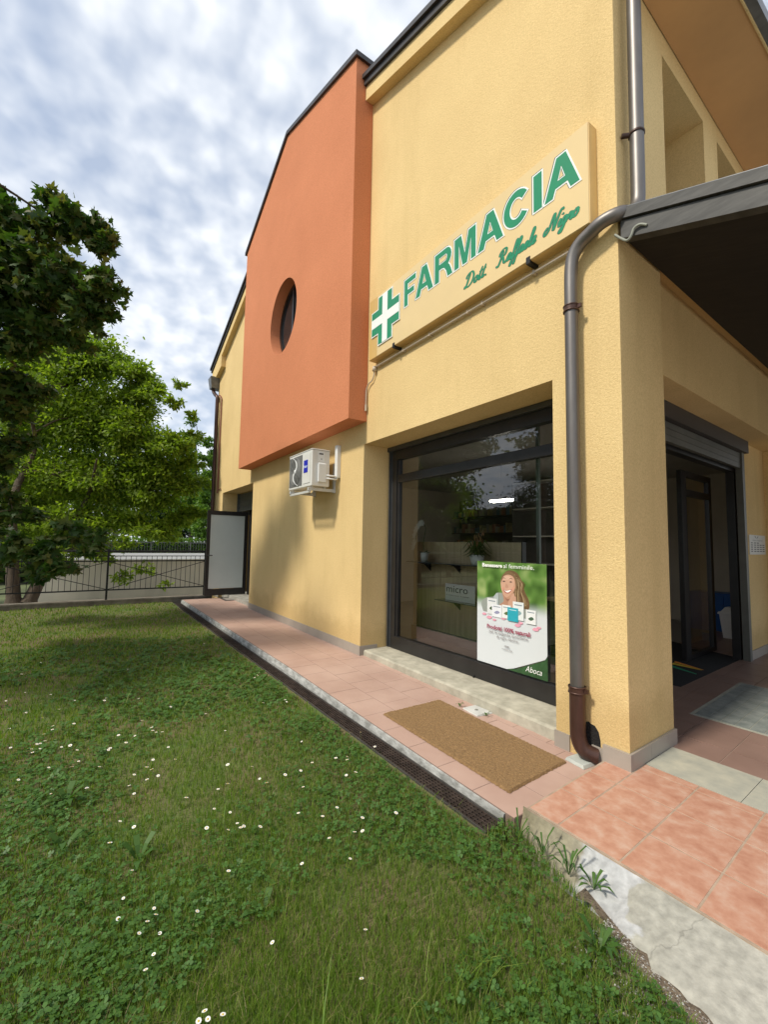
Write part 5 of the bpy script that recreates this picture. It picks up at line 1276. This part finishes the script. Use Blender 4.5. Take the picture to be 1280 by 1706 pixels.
def scatter(n, dmin, dmax, pw=1.0, a0=-8, a1=62):
    """points round the camera, thinning with distance; angles from -x towards +y"""
    u = rng.rand(n); d = dmin*(dmax/dmin)**(u**pw)
    a = np.radians(rng.uniform(a0, a1, n)-0)
    # a=0 points along -x ; positive towards +y
    p = np.stack([-d*np.cos(a), d*np.sin(a), np.zeros(n)], 1)
    return p, d
def blades(n, hmul, wmul, seedp, mat, name, label, dens=None, lean=.35, dmin=.7, dmax=13.5, a0=-14, a1=88):
    p, d = scatter(n, dmin, dmax, .92, a0, a1)
    ok = inlawn(p, .0)
    if dens is not None: ok &= dens(p)
    p = p[ok]; d = d[ok]; k = len(p)
    p[:, 2] = ZG
    h = hmul*rng.uniform(.45, 1.25, k)*(.75+.7*patchy(p, 1.1, 4)); w = wmul*rng.uniform(.6, 1.3, k)*np.clip(d/3.0, .75, 3.2)
    th = rng.uniform(0, 2*np.pi, k); ph = rng.uniform(0, 2*np.pi, k)
    side = np.stack([np.cos(th), np.sin(th), np.zeros(k)], 1); ln = np.stack([np.cos(ph), np.sin(ph), np.zeros(k)], 1)*(lean*rng.uniform(.2, 1.7, k))[:, None]
    up = np.array([0, 0, 1.0])
    b = p; m = p+up*(h*.55)[:, None]+ln*(h*.35)[:, None]; t = p+up*(h*.9)[:, None]+ln*(h*1.0)[:, None]
    V = np.stack([b-side*w[:, None]*.5, b+side*w[:, None]*.5, m+side*w[:, None]*.42, m-side*w[:, None]*.42, t], 1).reshape(-1, 3)
    base = np.arange(k)[:, None]*5
    idx = np.concatenate([base+np.array([[0, 1, 2, 3]]), base+np.array([[3, 2, 4]])], 1).ravel()
    cts = np.tile([4, 3], k)
    return npmesh(name, V, cts, idx, mat, kind='stuff', label=label, category='grass')
GM = leafmat('grass_blade', [(.085, .155, .02), (.12, .215, .027), (.16, .27, .035), (.21, .31, .048), (.30, .33, .10)], .45)
blades(60000, .06, .008, 1, GM, 'grass', 'short green lawn grass beside the street trees', a0=-80, a1=-14)
GD = leafmat('dry_grass', [(.22, .17, .075), (.30, .235, .11), (.15, .15, .05)], .25)
GC = leafmat('clover_leaf', [(.052, .125, .026), (.075, .165, .034), (.10, .21, .042)], .35)
blades(340000, .047, .0034, 1, GM, 'grass', 'short green lawn grass')
blades(42000, .045, .0028, 2, GD, 'dry_grass', 'dry straw-coloured grass thinly mixed into the lawn', dens=lambda p: patchy(p, 1.3, 9)+rng.rand(len(p))*.45 > .78, lean=1.1)
blades(9000, .13, .0045, 3, GM, 'tall_grass', 'taller grass tufts along the kerb and in the lawn', dens=lambda p: (patchy(p, 2.2, 17) > .70) | ((lawn_limit(p[:, 0])-p[:, 1] < .10) & (rng.rand(len(p)) < .12)), lean=.8, dmax=9)
# clover: three round leaflets on a short stalk
p, d = scatter(62000, .7, 8.0, .95, -14, 88)
ok = inlawn(p, .02) & (patchy(p, .9, 23)+rng.rand(len(p))*.35 > .66); p = p[ok]; d = d[ok]; k = len(p)
p[:, 2] = ZG+rng.uniform(.018, .05, k)
R_ = rng.uniform(.0075, .0125, k)*np.clip(d/3.2, .9, 2.0)
th = rng.uniform(0, 2*np.pi, k); tilt = rng.normal(0, .28, (k, 2))
Vs = []; 
for j in range(3):
    a = th+j*2*np.pi/3; dx_, dy_ = np.cos(a), np.sin(a); nx_, ny_ = -np.sin(a), np.cos(a)
    for (u_, v_) in ((.0, 0), (.7, -.72), (1.45, -.55), (1.45, .55), (.7, .72)):
        X = p[:, 0]+R_*(u_*dx_+v_*nx_); Y = p[:, 1]+R_*(u_*dy_+v_*ny_)
        Z = p[:, 2]+(X-p[:, 0])*tilt[:, 0]+(Y-p[:, 1])*tilt[:, 1]-R_*.12*abs(v_)
        Vs.append(np.stack([X, Y, Z], 1))
V = np.stack(Vs, 1).reshape(-1, 3); base = np.arange(k)[:, None, None]*15
idx = (base+np.arange(3)[None, :, None]*5+np.arange(5)[None, None, :]).ravel()
npmesh('clover', V, np.full(k*3, 5), idx, GC, kind='stuff', label='patches of low clover in the lawn', category='clover')
# broad-leaved weeds
def weed(name, label, loc, n, l, w_, mat, seed, up=.5, group=None, cat='plant'):
    r = random.Random(seed); th = thing(name, label, cat, loc, group); mb = MB(); c = Vector(loc)
    for k in range(n):
        a = 2*math.pi*k/n+r.uniform(-.3, .3); q = Vector((math.cos(a), math.sin(a), 0)); s_ = Vector((-q.y, q.x, 0)); ll = l*r.uniform(.7, 1.2); uu = up*ll*r.uniform(.6, 1.3)
        pts = [c, c+q*ll*.35+Vector((0, 0, uu*.7)), c+q*ll*.7+Vector((0, 0, uu)), c+q*ll+Vector((0, 0, uu*.8))]; ws = [.15, .8, 1, .05]
        vs = []
        for p_, f in zip(pts, ws): vs += [p_-s_*w_*f*.5, p_+s_*w_*f*.5]
        mb.add(vs, [(0, 1, 3, 2), (2, 3, 5, 4), (4, 5, 7, 6)])
    mb.build('leaves', mat, th); return th
WM = leafmat('weed_leaf', [(.04, .10, .018), (.055, .13, .022), (.075, .15, .03)], .3)
weeds = [((865, 1402), 9, .085, .009, 1.1, 'spiky grass weed rooted at the left corner of the salmon terrace'), ((905, 1425), 9, .10, .010, 1.1, 'spiky grass weed against the mossy terrace edge'), ((948, 1458), 10, .11, .011, 1.0, 'long-leaved weed against the middle of the terrace edge'), ((990, 1482), 8, .09, .016, .8, 'broad-leaved weed beside the white cement patch'), ((110, 1340), 7, .12, .035, .8, 'tall dock leaves at the left edge of the lawn'), ((230, 1440), 6, .11, .03, .8, 'dock plant in the lower left lawn'), ((440, 1525), 5, .10, .03, .5, 'plantain in the front of the lawn'), ((1000, 1590), 9, .11, .02, .7, 'weed tuft beside the cement apron'), ((105, 1420), 6, .12, .03, .7, 'dock leaves in the left foreground')]
for i, ((px, py), n, l, w_, up_, lab) in enumerate(weeds):
    v = onz(px, py, ZG); weed('weed', lab, tuple(v), n, l, w_, WM, 80+i, up_)
v = (-3.13, 3.03, zw(-3.1)+.002); weed('weed', 'tiny weed growing left of the pale drain cover', v, 6, .045, .012, WM, 95, .9)
v = (-2.84, 3.08, zw(-2.8)+.002); weed('weed', 'tiny weed growing right of the pale drain cover', v, 6, .04, .012, WM, 96, .9)
# daisies
DP = [(161,602),(288,668),(219,738),(446,626),(446,683),(489,636),(505,602),(488,601),(509,574),(481,580),(526,629),(429,662),(399,779),(445,803),(365,853),(439,948),(410,1036),(393,1099),(512,1075),(519,1086),(490,1112),(463,1150),(532,1150),(657,1073),(484,1278),(511,1223),(761,949),(758,593),(758,656),(726,672),(713,740),(766,751),(790,790),(802,795),(812,793),(760,809),(688,801),(865,634),(867,792),(888,653),(950,624),(1002,609),(1040,585),(994,756),(1123,735),(1075,764),(1097,838),(1167,906),(1182,812),(1208,808),(1006,922),(1119,570),(1157,563),(1157,574),(1186,611),(1154,626),(1010,668),(839,593),(907,1183),(1205,1300),(681,1415),(692,1440),(661,1447),(742,1426),(248,374),(195,403),(173,473),(145,487),(245,456),(91,535),(103,540),(122,519),(133,521),(107,548),(132,536),(204,530),(233,524),(256,541),(293,541),(293,508),(261,577),(239,593),(394,493),(419,516),(360,543),(366,538),(449,490),(505,464),(508,478),(520,481),(540,481),(472,445),(496,435),(568,394),(877,382),(950,375),(955,381),(1005,513),(863,285),(848,299),(858,290),(685,420),(697,405),(461,371),(347,374),(352,370),(86,413),(168,353),(135,388),(82,351),(18,379),(34,532),(149,508),(71,287),(97,284),(135,247),(77,290),(658,167),(680,186),(425,271),(738,258),(330,217),(1202,479),(1249,533),(750,476),(583,569),(175,461),(140,434),(170,687),(1218,1139),(1320,750),(1208,768),(60,640),(30,470),(330,600),(560,530),(620,700)]
PET = plain('daisy_petal', (.80, .80, .76), .7, .03, 9); YOL = plain('daisy_centre', (.62, .40, .03), .8, .1, 9); STM = plain('daisy_stem', (.05, .12, .02), .8, .1, 9)
def daisy_mesh():
    mb = MB(); mb.cm = 0; n = 13
    for k in range(n):
        a = 2*math.pi*k/n; q = Vector((math.cos(a), math.sin(a), 0)); s_ = Vector((-q.y, q.x, 0))
        mb.add([q*.003-s_*.001, q*.003+s_*.001, q*.0095+s_*.0021+Vector((0, 0, .0012)), q*.0115+Vector((0, 0, .001)), q*.0095-s_*.0021+Vector((0, 0, .0012))], [(0, 1, 2, 3, 4)])
    mb.cm = 1; mb.lathe([(.0040, .0), (.0036, .0016), (.002, .0026), (0, .003)], (0, 0, 0), 10)
    mb.cm = 2; mb.tube([(0, 0, 0), (.001, .001, -.03), (0, .002, -.062)], .0009, 5)
    return mb
d0 = daisy_mesh().build('daisy', [PET, YOL, STM])
r = random.Random(77)
for i, (a, b) in enumerate(DP):
    v = onz(a/2, 980+b/2, ZG+.052)
    o = d0 if i == 0 else d0.copy()
    if i: COL.objects.link(o)
    o.location = (v.x, v.y, ZG+r.uniform(.048, .064)); o.rotation_euler = (r.uniform(-.35, .35), r.uniform(-.35, .35), r.uniform(0, 6)); s_ = r.uniform(.7, 1.05)*(.9 if b > 900 else 1.1); o.scale = (s_, s_, s_)
    o['label'] = 'small white daisy with yellow centre in the lawn'; o['category'] = 'daisy'; o['group'] = 'daisies in the lawn'
# debris: gravel at the foot of the apron, straw bits
rng = np.random.RandomState(6)
n = 5200; x = rng.uniform(-1.1, 0, n); y = lawn_limit(x)+.07-np.abs(rng.normal(0, .11+.08*(x > -.95), n)); s_ = rng.uniform(.002, .008, n)
V = []; base = np.array([(1, 0, 0), (-.5, .8, 0), (-.6, -.7, 0), (0, .1, .8), (.1, 0, -.6)])
for i in range(n): V.append(base*s_[i]*rng.uniform(.7, 1.3, (5, 3))+np.array([x[i], y[i], ZG+.002]))
F = np.array([(0, 1, 3), (1, 2, 3), (2, 0, 3), (1, 0, 4), (2, 1, 4), (0, 2, 4)])
npmesh('gravel', np.concatenate(V), np.full(n*6, 3), (F[None]+np.arange(n)[:, None, None]*5).ravel(), leafmat('grit', [(.12, .10, .08), (.3, .28, .25), (.5, .49, .46)], 0), kind='stuff', label='crumbs of cement and grit along the foot of the concrete apron', category='gravel')
